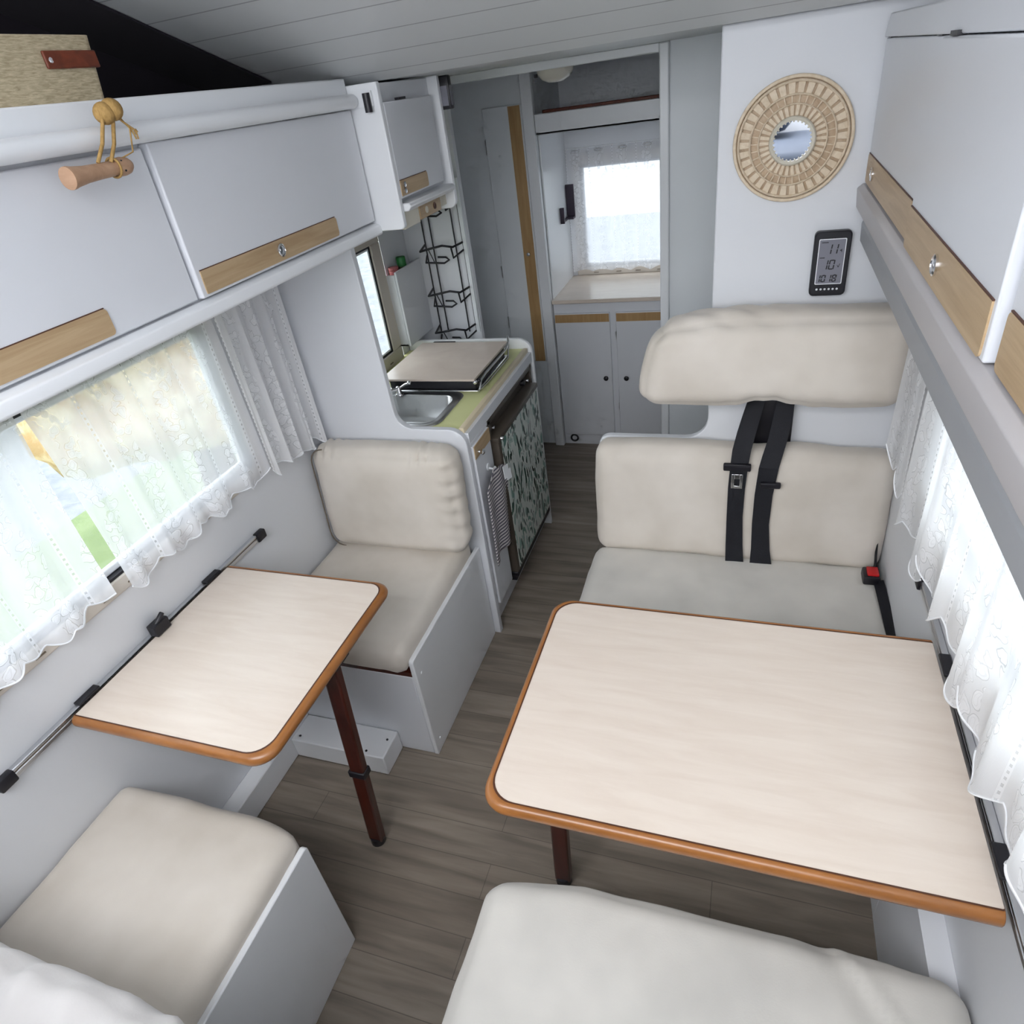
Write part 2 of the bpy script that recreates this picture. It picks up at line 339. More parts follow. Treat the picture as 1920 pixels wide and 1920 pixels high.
def cushion(x0, x1, y0, y1, z0, z1, r=.035, puff=.012, fn=None, step=.018, nz=.0036, seed=0, nsc=7.):
    bm = BM(); lo = Vector((x0, y0, z0)); hi = Vector((x1, y1, z1)); sz = hi-lo
    n = [max(4, int(s/step)) for s in sz]; cache = {}
    def mk(i, j, k):
        key = (i, j, k)
        if key in cache: return cache[key]
        f = [i/n[0], j/n[1], k/n[2]]
        p = Vector([lo[a]+sz[a]*f[a] for a in range(3)])
        q = Vector([min(max(p[a], lo[a]+r), hi[a]-r) for a in range(3)]); d = p-q
        if d.length > 1e-9:
            d = d.normalized(); p = q+d*r
        else: d = Vector((0, 0, 0))
        for a in range(3):
            if (i, j, k)[a] in (0, n[a]):
                b, c = [x for x in range(3) if x != a]
                g = (1-(2*f[b]-1)**4)*(1-(2*f[c]-1)**4)
                p[a] += (puff if (i, j, k)[a] else -puff)*g*(1 if sz[a] < .35*max(sz[b], sz[c]) else .5)
        nn = noise.noise(p*nsc+Vector((seed*3.1, seed, 0)))+.5*noise.noise(p*nsc*2.3+Vector((seed, 7, 0)))
        p += (d if d.length else Vector((0, 0, 1)))*nn*nz
        if fn: p = Vector(fn(p, f))
        cache[key] = bm.verts.new(p); return cache[key]
    for a in range(3):
        b, c = [x for x in range(3) if x != a]
        for side in (0, n[a]):
            for s in range(n[b]):
                for t in range(n[c]):
                    q = []
                    for ds, dt in ((0, 0), (1, 0), (1, 1), (0, 1)):
                        idx = [0, 0, 0]; idx[a] = side; idx[b] = s+ds; idx[c] = t+dt; q.append(mk(*idx))
                    bm.faces.new(q)
    return bm

def sheet(fn, nu, nv, uvf):
    """grid surface with a uv layer"""
    bm = BM(); uvl = bm.loops.layers.uv.new('UVMap')
    V = [[bm.verts.new(fn(i/nu, j/nv)) for j in range(nv+1)] for i in range(nu+1)]
    for i in range(nu):
        for j in range(nv):
            f = bm.faces.new((V[i][j], V[i+1][j], V[i+1][j+1], V[i][j+1])); f.smooth = True
            for lp, (a, b) in zip(f.loops, ((i, j), (i+1, j), (i+1, j+1), (i, j+1))): lp[uvl].uv = uvf(a/nu, b/nv)
    return bm

# ------------------------------------------------------------------ the setting
XL, XR = -1.445, .43
def wall_x(name, xa, xb, y0, y1, z0, z1, holes, m='wall'):
    bm = BM(); ys = y0
    for (a, b, c, d) in sorted(holes):
        box(bm, xa, xb, ys, a, z0, z1); box(bm, xa, xb, a, b, z0, c); box(bm, xa, xb, a, b, d, z1); ys = b
    box(bm, xa, xb, ys, y1, z0, z1)
    return struct(name, bm, m)
def wall_y(name, ya, yb, x0, x1, z0, z1, holes, m='wall'):
    bm = BM(); xs = x0
    for (a, b, c, d) in sorted(holes):
        box(bm, xs, a, ya, yb, z0, z1); box(bm, a, b, ya, yb, z0, c); box(bm, a, b, ya, yb, d, z1); xs = b
    box(bm, xs, x1, ya, yb, z0, z1)
    return struct(name, bm, m)
bm = BM(); box(bm, XL-.04, XR+.04, -1.34, 3.94, -.05, 0); struct('floor', bm, 'floor')
wall_x('wall_left', XL-.04, XL, -1.34, 3.94, 0, 2.42, [(.27, 1.45, .955, 1.405), (1.95, 2.53, .90, 1.43)])
wall_x('wall_right', XR, XR+.04, -1.34, 3.94, 0, 2.42, [(.25, 1.50, .955, 1.405)])
wall_y('wall_rear', 3.90, 3.94, XL, XR, 0, 1.95, [(-.925, -.32, .905, 1.435)])
wall_y('wall_front', -1.34, -1.30, XL, XR, 0, 2.42, [(-1.3, .3, 1.6, 2.3)])  # hole behind the viewpoint is added to let light in

def clutter_ceiling():
    m, nt, p = NT('planked_white_ceiling'); v = coord(nt); sp = nt.nodes.new('ShaderNodeSeparateXYZ'); lk(nt, v, sp.inputs[0])
    def mm(op, a, b):
        n = nt.nodes.new('ShaderNodeMath'); n.operation = op
        for i, x in enumerate((a, b)):
            if isinstance(x, (int, float)): n.inputs[i].default_value = x
            else: lk(nt, x, n.inputs[i])
        return n.outputs[0]
    f = mm('FRACT', mm('DIVIDE', mm('ADD', sp.outputs[1], .011), .11), 0); g = mm('LESS_THAN', f, .035)
    mx = nt.nodes.new('ShaderNodeMix'); mx.data_type = 'RGBA'; lk(nt, g, mx.inputs[0]); mx.inputs[6].default_value = srgb(208, 211, 212); mx.inputs[7].default_value = srgb(158, 160, 164)
    lk(nt, mx.outputs[2], p.inputs['Base Color']); p.inputs['Roughness'].default_value = .42
    return m
M['ceil'] = clutter_ceiling()
bm = BM()
prof = [(1.92, 1.90), (.32, 2.38), (-.15, 2.38), (-.15, 2.42), (.30, 2.42), (1.94, 1.93)]
prism(bm, prof, 'x', XL, XR)
box(bm, XL, -1.35, -1.25, -.15, 2.38, 2.42); box(bm, .33, XR, -1.25, -.15, 2.38, 2.42); box(bm, XL, XR, -1.34, -1.25, 2.38, 2.42)
struct('ceiling', bm, 'ceil')
bm = BM(); prism(bm, [(1.80, 1.929), (.32, 2.373), (-.1, 2.373), (-.1, 2.379), (.318, 2.379), (1.80, 1.934)], 'x', XL+.004, -1.24); struct('shade_liner', bm, 'niche')  # near-black liner paints shade along the left side of the ceiling
bm = BM(); box(bm, XL, XR, 1.92, 3.94, 1.90, 1.94); o = struct('ceiling_rear', bm, 'ceil')
# unseen roof opening behind the viewpoint is added to let in light; header and jamb of the rear compartment
bm = BM(); box(bm, -1.15, -.357, 2.79, 2.83, 1.872, 1.90); struct('trim_1', bm, 'whiter', bevel=.003)
bm = BM(); box(bm, -.357, -.322, 2.785, 2.835, 0, 1.90); struct('trim_2', bm, 'whiter', bevel=.005)
bm = BM(); box(bm, -.322, XR, 2.80, 2.83, 0, 1.90); struct('wall_washroom', bm, 'greywhite')
bm = BM(); box(bm, XL, -1.150, 2.75, 2.78, 0, 1.90); struct('wall_kitchen_end', bm, 'wall', bevel=.003)
bm = BM(); box(bm, -.322, -.30, 2.83, 3.9, 0, 1.90); struct('wall_hall_right', bm, 'wall')
# board behind the rear bench with its stepped rounded outline
ol = rounded([(XR, 0, 0), (XR, 1.90, 0), (-.108, 1.90, 0), (-.108, .815, .07), (-.462, .815, .035), (-.462, 0, 0)])
bm = BM(); prism(bm, ol, 'y', 1.985, 2.01); struct('wall_seatback', bm, 'wall', bevel=.004)
# divider between dinette and galley
ol = rounded([(XL, 0, 0), (-.872, 0, 0), (-.872, .912, .06), (-1.118, .912, .06), (-1.140, 1.90, 0), (XL, 1.90, 0)])
bm = BM(); prism(bm, ol, 'y', 1.805, 1.83); struct('wall_galley', bm, 'white', bevel=.003)
# low ducts along the floor
bm = BM(); box(bm, XL, -1.385, -.9, 1.21, 0, .10); box(bm, -1.385, -1.03, 1.10, 1.21, 0, .085)
o = struct('baseboard_left', bm, 'whiter', bevel=.004)
bm = BM()
for x, y in ((-1.36, 1.12), (-1.10, 1.115), (-1.05, 1.17)): lathe(bm, [(.004, 0), (.004, .002)], (x, y, .0855), (0, 0, 1), 8)
o = obj('screw', bm, 'black', None); o['kind'] = 'structure'; o.name = 'trim_3'
bm = BM(); box(bm, .385, XR, .2, 1.35, 0, .40); box(bm, .3845, .386, 1.0, 1.003, 0, .395); struct('baseboard_right', bm, 'white', bevel=.002)

# windows
def window(name, axis, c, a0, a1, z0, z1, inner=1, fw_=.04, rail=.018, near=False):
    """frame on the room side of the wall, rubber gasket, acrylic pane"""
    d = inner
    root = bpy.data.objects.new(name, None); C.objects.link(root); root['kind'] = 'structure'
    bm = BM()
    def b(a, b_, z, zz, t0, t1):
        lo, hi = sorted((c+d*t0, c+d*t1))
        if axis == 'x': box(bm, lo, hi, a, b_, z, zz)
        else: box(bm, a, b_, lo, hi, z, zz)
    e = fw_
    b(a0-e, a1+e, z0-e, z0, 0, .012); b(a0-e, a1+e, z1, z1+e, 0, .012); b(a0-e, a0, z0, z1, 0, .012); b(a1, a1+e, z0, z1, 0, .012)
    obj('window_frame', bm, 'beige', root, bevel=.004)
    bm = BM()
    def b2(a, b_, z, zz, t0, t1):
        lo, hi = sorted((c+d*t0, c+d*t1))
        if axis == 'x': box(bm, lo, hi, a, b_, z, zz)
        else: box(bm, a, b_, lo, hi, z, zz)
    g = .007
    b2(a0, a1, z0, z0+g, (-.036 if not near else -.006), .006); b2(a0, a1, z1-g, z1, (-.036 if not near else -.006), .006); b2(a0, a0+g, z0+g, z1-g, (-.036 if not near else -.006), .006); b2(a1-g, a1, z0+g, z1-g, (-.036 if not near else -.006), .006)
    obj('rubber_seal', bm, 'black', root)
    bm = BM()
    lo, hi = sorted((c-d*.034, c-d*.030)) if not near else sorted((c-d*.006, c-d*.003))
    if axis == 'x': box(bm, lo, hi, a0+g, a1-g, z0+g, z1-g)
    else: box(bm, a0+g, a1-g, lo, hi, z0+g, z1-g)
    obj('pane', bm, 'glass', root)
    bm = BM()
    lo, hi = sorted((c-d*.029, c-d*.012)) if not near else sorted((c-d*.0025, c+d*.004)); h = rail
    if axis == 'x':
        box(bm, lo, hi, a0+g, a1-g, z0+g, z0+g+h); box(bm, lo, hi, a0+g, a0+g+h, z0+g, z1-g); box(bm, lo, hi, a1-g-h, a1-g, z0+g, z1-g); box(bm, lo, hi, a0+g, a1-g, z1-g-h, z1-g)
    else:
        box(bm, a0+g, a1-g, lo, hi, z0+g, z0+g+h); box(bm, a0+g, a0+g+h, lo, hi, z0+g, z1-g); box(bm, a1-g-h, a1-g, lo, hi, z0+g, z1-g); box(bm, a0+g, a1-g, lo, hi, z1-g-h, z1-g)
    obj('sash', bm, 'whiter', root, bevel=.003)
    return root
w1 = window('window_1', 'x', XL, .27, 1.45, .955, 1.405, 1)
w2 = window('window_2', 'x', XL, 1.95, 2.435, .955, 1.385, 1, .075, .009, True)
w3 = window('window_3', 'y', 3.90, -.925, -.32, .905, 1.435, -1, .045, .012)
w4 = window('window_4', 'x', XR, .25, 1.50, .955, 1.405, -1)
def clips(root, pts, sx, sy):
    for p in pts:
        bm = BM(); box(bm, p[0]-sx, p[0]+sx, p[1]-sy, p[1]+sy, p[2]-.0016, p[2]+.0016); obj('clip', bm, 'dark_shade', root)
clips(w1, [(XL+.0125, y, .930) for y in (.55, .648, .744, .839, .918, 1.015, 1.11, 1.20, 1.393)], .002, .013)
clips(w3, [(x, 3.8875, .874) for x in (-.86, -.73, -.62, -.50, -.40)], .014, .002)
clips(w2, [(XL+.0125, y, .918) for y in (2.05, 2.25, 2.39)], .002, .012)

# ------------------------------------------------------------------ outdoors
bm = BM()
n_ = 24
for sgn, name in ((-1, 'a'),):
    box(bm, -5.7, -1.6, -8, 5.2, -1.0, -.95)

o = obj('lawn', bm, 'grass'); o['kind'] = 'structure'
bm = BM(); box(bm, -16, -1.6, 5.2, 16, -1.0, -.95); box(bm, -16, -5.7, -8, 5.2, -1.0, -.95); box(bm, .6, 16, -8, 16, -1.0, -.95); box(bm, -1.6, .6, 4.2, 16, -1.0, -.95); o = obj('pale_ground', bm, 'gravel'); o['kind'] = 'structure'  # pale ground added to make the window views bright
def blob(cx, cy, cz, rx_, ry_, rz_, seed, sub=4, amp=.35):
    bm = BM(); bmesh.ops.create_icosphere(bm, subdivisions=sub, radius=1)
    for v in bm.verts:
        p = v.co.copy(); k = 1+amp*noise.noise(p*1.7+Vector((seed, 0, 0)))+.5*amp*noise.noise(p*5+Vector((0, seed, 0)))
        v.co = Vector((cx+p.x*rx_*k, cy+p.y*ry_*k, cz+p.z*rz_*k))
    return bm
def tree(cx, cy, r, h, seed, m, label):
    t = thing('tree', label, 'tree', (cx, cy, -.95))
    part('crown', blob(cx, cy, h, r, r, r*.85, seed), m, t, smooth=60)
    bm = BM(); tube(bm, [(cx, cy, -.95), (cx+.05, cy, h*.4), (cx, cy+.05, h)], .12, 8, radii=[.16, .12, .06]); part('trunk', bm, 'bark', t, smooth=60)
    return t
tree(-3.9, 3.55, 1.0, .75, 3, 'autumn', 'golden autumn bush-like tree seen through the lace of the dinette window, filling its far half')
bm = blob(-8.0, .2, -.4, 1.6, 2.2, 1.1, 8)
tag(obj('shrub', bm, 'leafgreen', smooth=60), 'pale green shrub showing low behind the near half of the dinette window', 'shrub')
t = thing('tree', 'bare twiggy tree outside the narrow galley window', 'tree', (-4.6, 5.6, -.95))
bm = BM(); tube(bm, [(-4.6, 5.6, -.95), (-4.55, 5.6, .2), (-4.5, 5.7, 1.6)], .05, 7, radii=[.07, .05, .02]); part('trunk', bm, 'bark', t)
bm = BM()
for i in range(46):
    z = random.uniform(-.3, 1.5); a = random.uniform(0, 2*PI); l = random.uniform(.5, 1.3); p = Vector((-4.55, 5.62, z)); q = p+Vector((math.cos(a)*l*.6, math.sin(a)*l, l*.6))
    tube(bm, [p, (p+q)/2+Vector((0, 0, .05)), q], .008, 5, radii=[.016, .010, .003], cap=False)
o = part('branches', bm, 'bark', t)

# ------------------------------------------------------------------ left overhead locker
t = thing('overhead_locker', 'long white overhead locker above the dinette window, doors with oak grip strips, basket on top', 'locker', (-1.25, 1.0, 1.525))
bm = BM()
box(bm, -1.445, -1.072, .25, 1.803, 1.525, 1.548); box(bm, -1.445, -1.425, .25, 1.803, 1.548, 1.85)
box(bm, -1.425, -1.072, .25, .268, 1.548, 1.85); box(bm, -1.445, -1.072, .25, 1.803, 1.85, 1.868); box(bm, -1.425, -1.072, 1.785, 1.803, 1.548, 1.85)
box(bm, -1.085, -1.072, .268, 1.785, 1.548, 1.85); box(bm, -1.125, -1.072, 1.803, 1.850, 1.525, 1.868)
part('body', bm, 'white', t, bevel=.002)
bm = BM(); ol = rounded([(-1.072, 1.525, 0), (-1.036, 1.528, .006), (-1.040, 1.553, .006), (-1.060, 1.560, .004), (-1.072, 1.560, 0)], 3); prism(bm, ol, 'y', .25, 1.850); part('bottom_rail', bm, 'whiter', t, smooth=40)
bm = BM(); box(bm, -1.072, -1.052, .25, 1.850, 1.846, 1.915); part('fascia', bm, 'whiter', t, bevel=.003)
def locker_door(t, y0, y1, z0, z1, xf, th, strip, s=1, knob=None, hinges=(), zs=.045, rr=.008, z_in=0.006):
    """s=+1 faces +x (left side), -1 faces -x"""
    xb = xf-s*th; lo, hi = sorted((xb, xf))
    bm = BM(); box(bm, lo, hi, y0, y1, z0, z1); d = part('door', bm, 'white', t, bevel=.003)
    lo, hi = sorted((xf, xf+s*.0025))
    bm = BM(); prism(bm, rounded([(strip[0], z0+z_in, rr if s < 0 else .002), (strip[1], z0+z_in, rr), (strip[1], z0+z_in+zs, rr), (strip[0], z0+z_in+zs, .002)]), 'x', lo, hi); g = part('grip_strip', bm, 'wood', d); g['label'] = 'oak veneer grip strip'
    bm = BM(); lo, hi = sorted((xf, xf+s*.0022)); box(bm, lo, hi, strip[0], strip[1]-.004, z0+z_in+zs, z0+z_in+zs+.0016); part('strip_edge', bm, 'edgedark', d)
    if knob:
        bm = BM(); lathe(bm, [(.0, 0), (.0145, 0), (.0145, .003), (.0115, .0045), (.0105, .002), (.009, .002), (.008, .004), (.0, .005)], (xf+s*.0025, knob, z0+z_in+zs*.5), (s, 0, 0), 24); part('push_button', bm, 'chrome', d, smooth=40)
    for h in hinges:
        bm = BM(); lo, hi = sorted((xf-s*.012, xf+s*.001)); box(bm, lo, hi, h-.022, h+.022, z1+.0005, z1+.0065); part('hinge', bm, 'black', d)
    return d
locker_door(t, .31, 1.086, 1.565, 1.838, -1.056, .015, (.315, .872), 1, .60, (.75,))
locker_door(t, 1.093, 1.842, 1.565, 1.844, -1.048, .022, (1.106, 1.637), 1, 1.376, (1.205, 1.561))
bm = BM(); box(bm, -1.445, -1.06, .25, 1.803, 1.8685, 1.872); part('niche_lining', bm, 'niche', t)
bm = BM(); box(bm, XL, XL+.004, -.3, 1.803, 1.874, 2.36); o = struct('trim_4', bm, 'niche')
# white tube along the locker edge with black cap
t = thing('curtain_rail', 'white round tube rail running along the top of the dinette locker, black end cap', 'rail', (-1.034, .25, 1.862))
bm = BM(); tube(bm, [(-1.034, .25, 1.860), (-1.034, 1.835, 1.862)], .0165, 16); part('tube', bm, 'whiter', t, smooth=40)
bm = BM(); tube(bm, [(-.992, 1.838, 1.832), (-.992, 1.838, 1.876)], .010, 12); part('end_cap', bm, 'black', t, smooth=40)
bm = BM(); box(bm, -1.034, -.980, 1.843, 1.850, 1.845, 1.880); part('bracket', bm, 'whiter', t)

# basket in the niche
t = thing('basket', 'woven natural fibre basket with brown leather handle on the overhead locker', 'basket', (-1.16, .94, 1.872))
bm = BM(); ol = rounded([(-1.30, .80, .02), (-1.062, .80, .02), (-1.062, 1.058, .02), (-1.30, 1.058, .02)])
A = [bm.verts.new((p.x, p.y, 1.873)) for p in ol]; B = [bm.verts.new((p.x, p.y+(.022 if p.y > .9 else 0), 2.005)) for p in ol]
ol2 = rounded([(-1.29, .81, .015), (-1.072, .81, .015), (-1.072, 1.068, .015), (-1.29, 1.068, .015)])
B2 = [bm.verts.new((p.x, p.y, 2.005)) for p in ol2]; A2 = [bm.verts.new((p.x, p.y, 1.885)) for p in ol2]; n = len(ol)
for i in range(n):
    j = (i+1) % n
    bm.faces.new((A[i], A[j], B[j], B[i])); bm.faces.new((B[i], B[j], B2[j], B2[i])); bm.faces.new((B2[i], B2[j], A2[j], A2[i]))
bm.faces.new(A); bm.faces.new(A2)
part('weave', bm, 'wicker', t, smooth=40)
bm = BM(); box(bm, -1.062, -1.057, .965, 1.068, 1.960, 1.984); h = part('handle', bm, 'leather', t, bevel=.002)
bm = BM(); lathe(bm, [(.004, 0), (.004, .002), (.002, .003)], (-1.056, .972, 1.971), (1, 0, 0), 12); part('rivet', bm, 'chrome', h)

# wooden peg hanging on cords
t = thing('hanging_toy', 'small wooden peg figure hanging on tan cords from the overhead locker', 'ornament', (-1.0, .97, 1.82))
bm = BM(); ax = Vector((0, 1, .02)).normalized()
lathe(bm, [(.0, 0), (.0165, 0), (.0168, .004), (.0150, .012), (.0125, .035), (.0115, .065), (.0115, .088), (.0105, .092), (.0125, .096), (.0140, .104), (.0142, .112), (.0125, .122), (.008, .129), (.001, .131)], (-1.006, .868, 1.815), ax, 24)
part('wooden_body', bm, 'toywood', t, smooth=50)
for dx in (.010, .0125):
    bm = BM(); bmesh.ops.create_uvsphere(bm, u_segments=8, v_segments=6, radius=.0018, matrix=Matrix.Translation((-1.006+dx, .972, 1.8255 if dx < .012 else 1.811))); part('eye', bm, 'black', t)
for yy in (.984, .998):
    bm = BM(); bmesh.ops.create_uvsphere(bm, u_segments=14, v_segments=10, radius=.0165, matrix=Matrix.Translation((-1.004+(.004 if yy > .99 else 0), yy, 1.893+(.004 if yy > .99 else 0)))); part('bead', bm, 'rope', t, smooth=60)
for a, b in (((-1.0, .972, 1.885), (-1.003, .932, 1.828)), ((-1.0, .992, 1.882), (-1.0, .955, 1.826))):
    bm = BM(); m_ = (Vector(a)+Vector(b))/2+Vector((.002, 0, -.004)); tube(bm, [a, m_, b], .0030, 8); part('cord', bm, 'rope', t, smooth=60)
bm = BM(); tube(bm, [(-1.0, 1.006, 1.888), (-.996, 1.016, 1.868), (-1.0, 1.008, 1.835), (-1.0, .975, 1.828)], .0013, 6)
for k in range(7):
    tube(bm, [(-1.0, 1.004, 1.884), (-.998+k*.001, 1.014+k*.002, 1.874-k*.002), (-.997, 1.020+k*.0015, 1.866-(k % 3)*.007)], .0014, 5)
tube(bm, [(-1.006+.0145*math.cos(a), .962, 1.8175+.0145*math.sin(a)) for a in [k*2*PI/16 for k in range(16)]], .0022, 6, closed=True)
part('frayed_cord', bm, 'rope', t, smooth=60)

# ------------------------------------------------------------------ kitchen overhead cabinet
t = thing('overhead_cabinet', 'small white overhead cabinet above the sink with one oak grip strip and socket panel', 'cabinet', (-1.2, 2.0, 1.53))
bm = BM(); box(bm, XL+.002, -.985, 1.874, 2.225, 1.60, 1.895); part('body', bm, 'white', t, bevel=.002)
bm = BM(); prism(bm, rounded([(-1.13, 1.535, 0), (-.964, 1.535, .012), (-.964, 1.898, 0), (-1.13, 1.898, 0)]), 'y', 1.852, 1.872); 
part('side_panel', bm, 'whiter', t, bevel=.003); bm = BM(); prism(bm, rounded([(XL+.002, 1.525, 0), (-.952, 1.525, .025), (-.952, 1.898, 0), (XL+.002, 1.898, 0)]), 'y', 2.226, 2.246); part('side_panel', bm, 'whiter', t, bevel=.003)
locker_door(t, 1.874, 2.19, 1.613, 1.85, -.964, .02, (1.876, 2.064), 1, None, (1.99,), zs=.040, z_in=.006)
for zz in (1.631, 1.647):
    bm = BM(); lathe(bm, [(0, 0), (.0075, 0), (.0075, .004), (.0, .006)], (-.9615, 1.895+(zz-1.631)*.05, zz), (1, 0, 0), 18); part('push_button', bm, 'chrome', t, smooth=40)
bm = BM(); prism(bm, [(-.99, 1.602), (-.948, 1.600), (-.942, 1.590), (-.952, 1.578), (-.99, 1.578)], 'y', 1.874, 2.222); part('shelf_rail', bm, 'whiter', t, bevel=.003)
bm = BM(); box(bm, -1.30, -.985, 1.874, 2.225, 1.540, 1.577); part('lower_box', bm, 'cream', t)
bm = BM(); box(bm, -.985, -.974, 1.874, 1.985, 1.530, 1.577); g = part('lamp_cover', bm, 'cream', t, bevel=.002); g['label'] = 'cream plastic lamp cover'
bm = BM(); box(bm, -.985, -.972, 1.987, 2.150, 1.535, 1.577, ); g = part('socket_panel', bm, 'wood', t, bevel=.003); g['label'] = 'oak socket panel'
for yy, rr_ in ((2.035, .010), (2.098, .010)):
    bm = BM(); lathe(bm, [(0, 0), (rr_, 0), (rr_, .002), (rr_*.6, .002), (0, .0015)], (-.972, yy, 1.556), (1, 0, 0), 18); part('socket', bm, 'edgedark' if yy > 2.05 else 'cream', g)
# small black device on cabinet end
t = thing('wall_device', 'small black box with grey face at the top end of the kitchen cabinet', 'device', (-.94, 2.262, 1.80))
bm = BM(); box(bm, -.985, -.925, 2.248, 2.275, 1.805, 1.895, .005); part('case', bm, 'black', t, smooth=40)
bm = BM(); box(bm, -.978, -.932, 2.2465, 2.248, 1.815, 1.868); box(bm, -.925, -.9235, 2.252, 2.271, 1.815, 1.868); part('face_plate', bm, 'screen', t)

# ------------------------------------------------------------------ galley
t = thing('kitchen_unit', 'white galley base unit with rounded end panel and lime worktop beside the aisle', 'kitchen unit', (-1.15, 2.2, 0))
bm = BM()
box(bm, XL+.002, -.905, 1.832, 2.585, 0, .10); box(bm, XL+.002, -.882, 1.832, 2.02, .10, .70); box(bm, XL+.002, -1.36, 2.02, 2.585, .10, .70); box(bm, -.905, -.872, 1.832, 2.585, .847, .888); box(bm, -.905, -.872, 1.832, 2.004, .833, .847)
box(bm, XL+.002, -.905, 2.02, 2.585, .10, .14)
part('body', bm, 'white', t, bevel=.002)
# worktop with a rectangular opening for the sink bowl
bm = BM(); hx0, hx1, hy0, hy1 = -1.325, -1.02, 1.865, 2.105
box(bm, XL+.002, -.905, 1.832, hy0, .888, .902); box(bm, XL+.002, -.905, hy1, 2.585, .888, .902); box(bm, XL+.002, hx0, hy0, hy1, .888, .902); box(bm, hx1, -.905, hy0, hy1, .888, .902)
o = part('worktop', bm, 'lime', t); o['label'] = 'pale lime worktop'
bm = BM(); box(bm, -.905, -.885, 1.832, 2.585, .872, .906, .004); part('worktop_edge', bm, 'limeedge', t, smooth=40)
bm = BM(); prism(bm, rounded([(XL+.002, 0, 0), (-.868, 0, 0), (-.868, .945, .06), (XL+.002, .945, 0)]), 'y', 2.588, 2.606); part('end_panel', bm, 'whiter', t, bevel=.004)
bm = BM(); box(bm, -.882, -.866, 1.838, 1.995, .13, .832); d = part('door', bm, 'white', t, bevel=.003)
bm = BM(); box(bm, -.866, -.8625, 1.838, 1.992, .782, .832); g = part('grip_strip', bm, 'wood', d, bevel=.002); g['label'] = 'oak grip strip'
bm = BM(); lathe(bm, [(.006, 0), (.005, .008), (.010, .012), (.011, .018), (.007, .022), (0, .023)], (-.8625, 1.868, .800), (1, 0, 0), 18); part('knob', bm, 'chrome', d, smooth=50)

t = thing('sink', 'stainless steel sink set in the lime galley worktop', 'sink', (-1.17, 1.98, .80))
def rr(x0, x1, y0, y1, r, n=5): return rounded([(x0, y0, r), (x1, y0, r), (x1, y1, r), (x0, y1, r)], n)
bm = BM(); rings = []
for (off, r, z) in ((.035, .05, .9035), (.033, .05, .9065), (.018, .05, .9065), (.012, .05, .9035), (.004, .05, .9035), (0, .048, .9), (-.012, .045, .82), (-.03, .04, .792), (-.06, .03, .788)):
    rings.append([bm.verts.new((p.x, p.y, z)) for p in rr(hx0-off+.003, hx1+off-.003, hy0-off*.8+.003, hy1+off*.9-.003, r)])
for A, B in zip(rings, rings[1:]):
    for i in range(len(A)): bm.faces.new((A[i], A[(i+1) % len(A)], B[(i+1) % len(A)], B[i]))
bm.faces.new(rings[-1])
part('basin', bm, 'steel', t, smooth=60)
bm = BM(); lathe(bm, [(0, 0), (.022, 0), (.022, .002), (.015, .002), (0, .001)], (-1.17, 1.97, .7885), (0, 0, 1), 20); part('drain', bm, 'chrome', t)
t = thing('tap', 'chrome folding tap at the back corner of the sink', 'tap', (-1.265, 2.085, .907))
bm = BM(); lathe(bm, [(.018, 0), (.016, .006), (.010, .012), (.010, .030), (.006, .034), (0, .035)], (-1.255, 2.098, .907), (0, 0, 1), 18); part('tap_base', bm, 'chrome', t, smooth=50)
bm = BM(); tube(bm, [(-1.255, 2.098, .930), (-1.275, 2.06, .937), (-1.305, 2.00, .932), (-1.325, 1.95, .924), (-1.33, 1.935, .915)], .0065, 10); part('spout', bm, 'chrome', t, smooth=60)
bm = BM(); tube(bm, [(-1.245, 2.10, .935), (-1.22, 2.095, .950), (-1.20, 2.09, .956)], .005, 10); lathe(bm, [(.007, 0), (.009, .006), (.004, .012), (0, .013)], (-1.20, 2.09, .953), (0, 0, 1), 12); part('lever', bm, 'chrome', t, smooth=60)

t = thing('hob', 'closed gas hob with pale wood-look lid and chrome rim on the galley worktop', 'hob', (-1.13, 2.3, .902))
bm = BM(); box(bm, -1.325, -.945, 2.135, 2.50, .9025, .909); part('rim', bm, 'chrome', t, bevel=.003)
bm = BM(); box(bm, -1.315, -.955, 2.145, 2.49, .909, .952); part('burner_box', bm, 'black', t, bevel=.003)
bm = BM(); prism(bm, rr(-1.335, -.945, 2.115, 2.515, .008), 'z', .953, .961); l_ = part('lid', bm, 'lid', t); l_['label'] = 'pale wood-look lid'
bm = BM(); prism(bm, rr(-1.336, -.944, 2.114, 2.516, .008), 'z', .9515, .9535); part('lid_edge', bm, 'black', l_)
bm = BM(); tube(bm, [(-.935, 2.13, .915), (-.932, 2.15, .945), (-.930, 2.20, .952), (-.930, 2.44, .952), (-.932, 2.49, .97), (-.94, 2.51, .985)], .0045, 8)
tube(bm, [(-.938, 2.12, .912), (-.928, 2.2, .915), (-.928, 2.45, .915), (-.932, 2.49, .97)], .003, 8); part('guard_rail', bm, 'chrome', t, smooth=60)
for p in ((-.945, 2.122, .948), (-.940, 2.145, .944)):
    bm = BM(); bmesh.ops.create_uvsphere(bm, u_segments=12, v_segments=8, radius=.009, matrix=Matrix.Translation(p)); part('corner_knob', bm, 'chrome' if p[1] < 2.13 else 'black', t, smooth=60)
bm = BM(); box(bm, -1.30, -1.20, 2.548, 2.560, .935, .950); part('hinge_bar', bm, 'black', t)

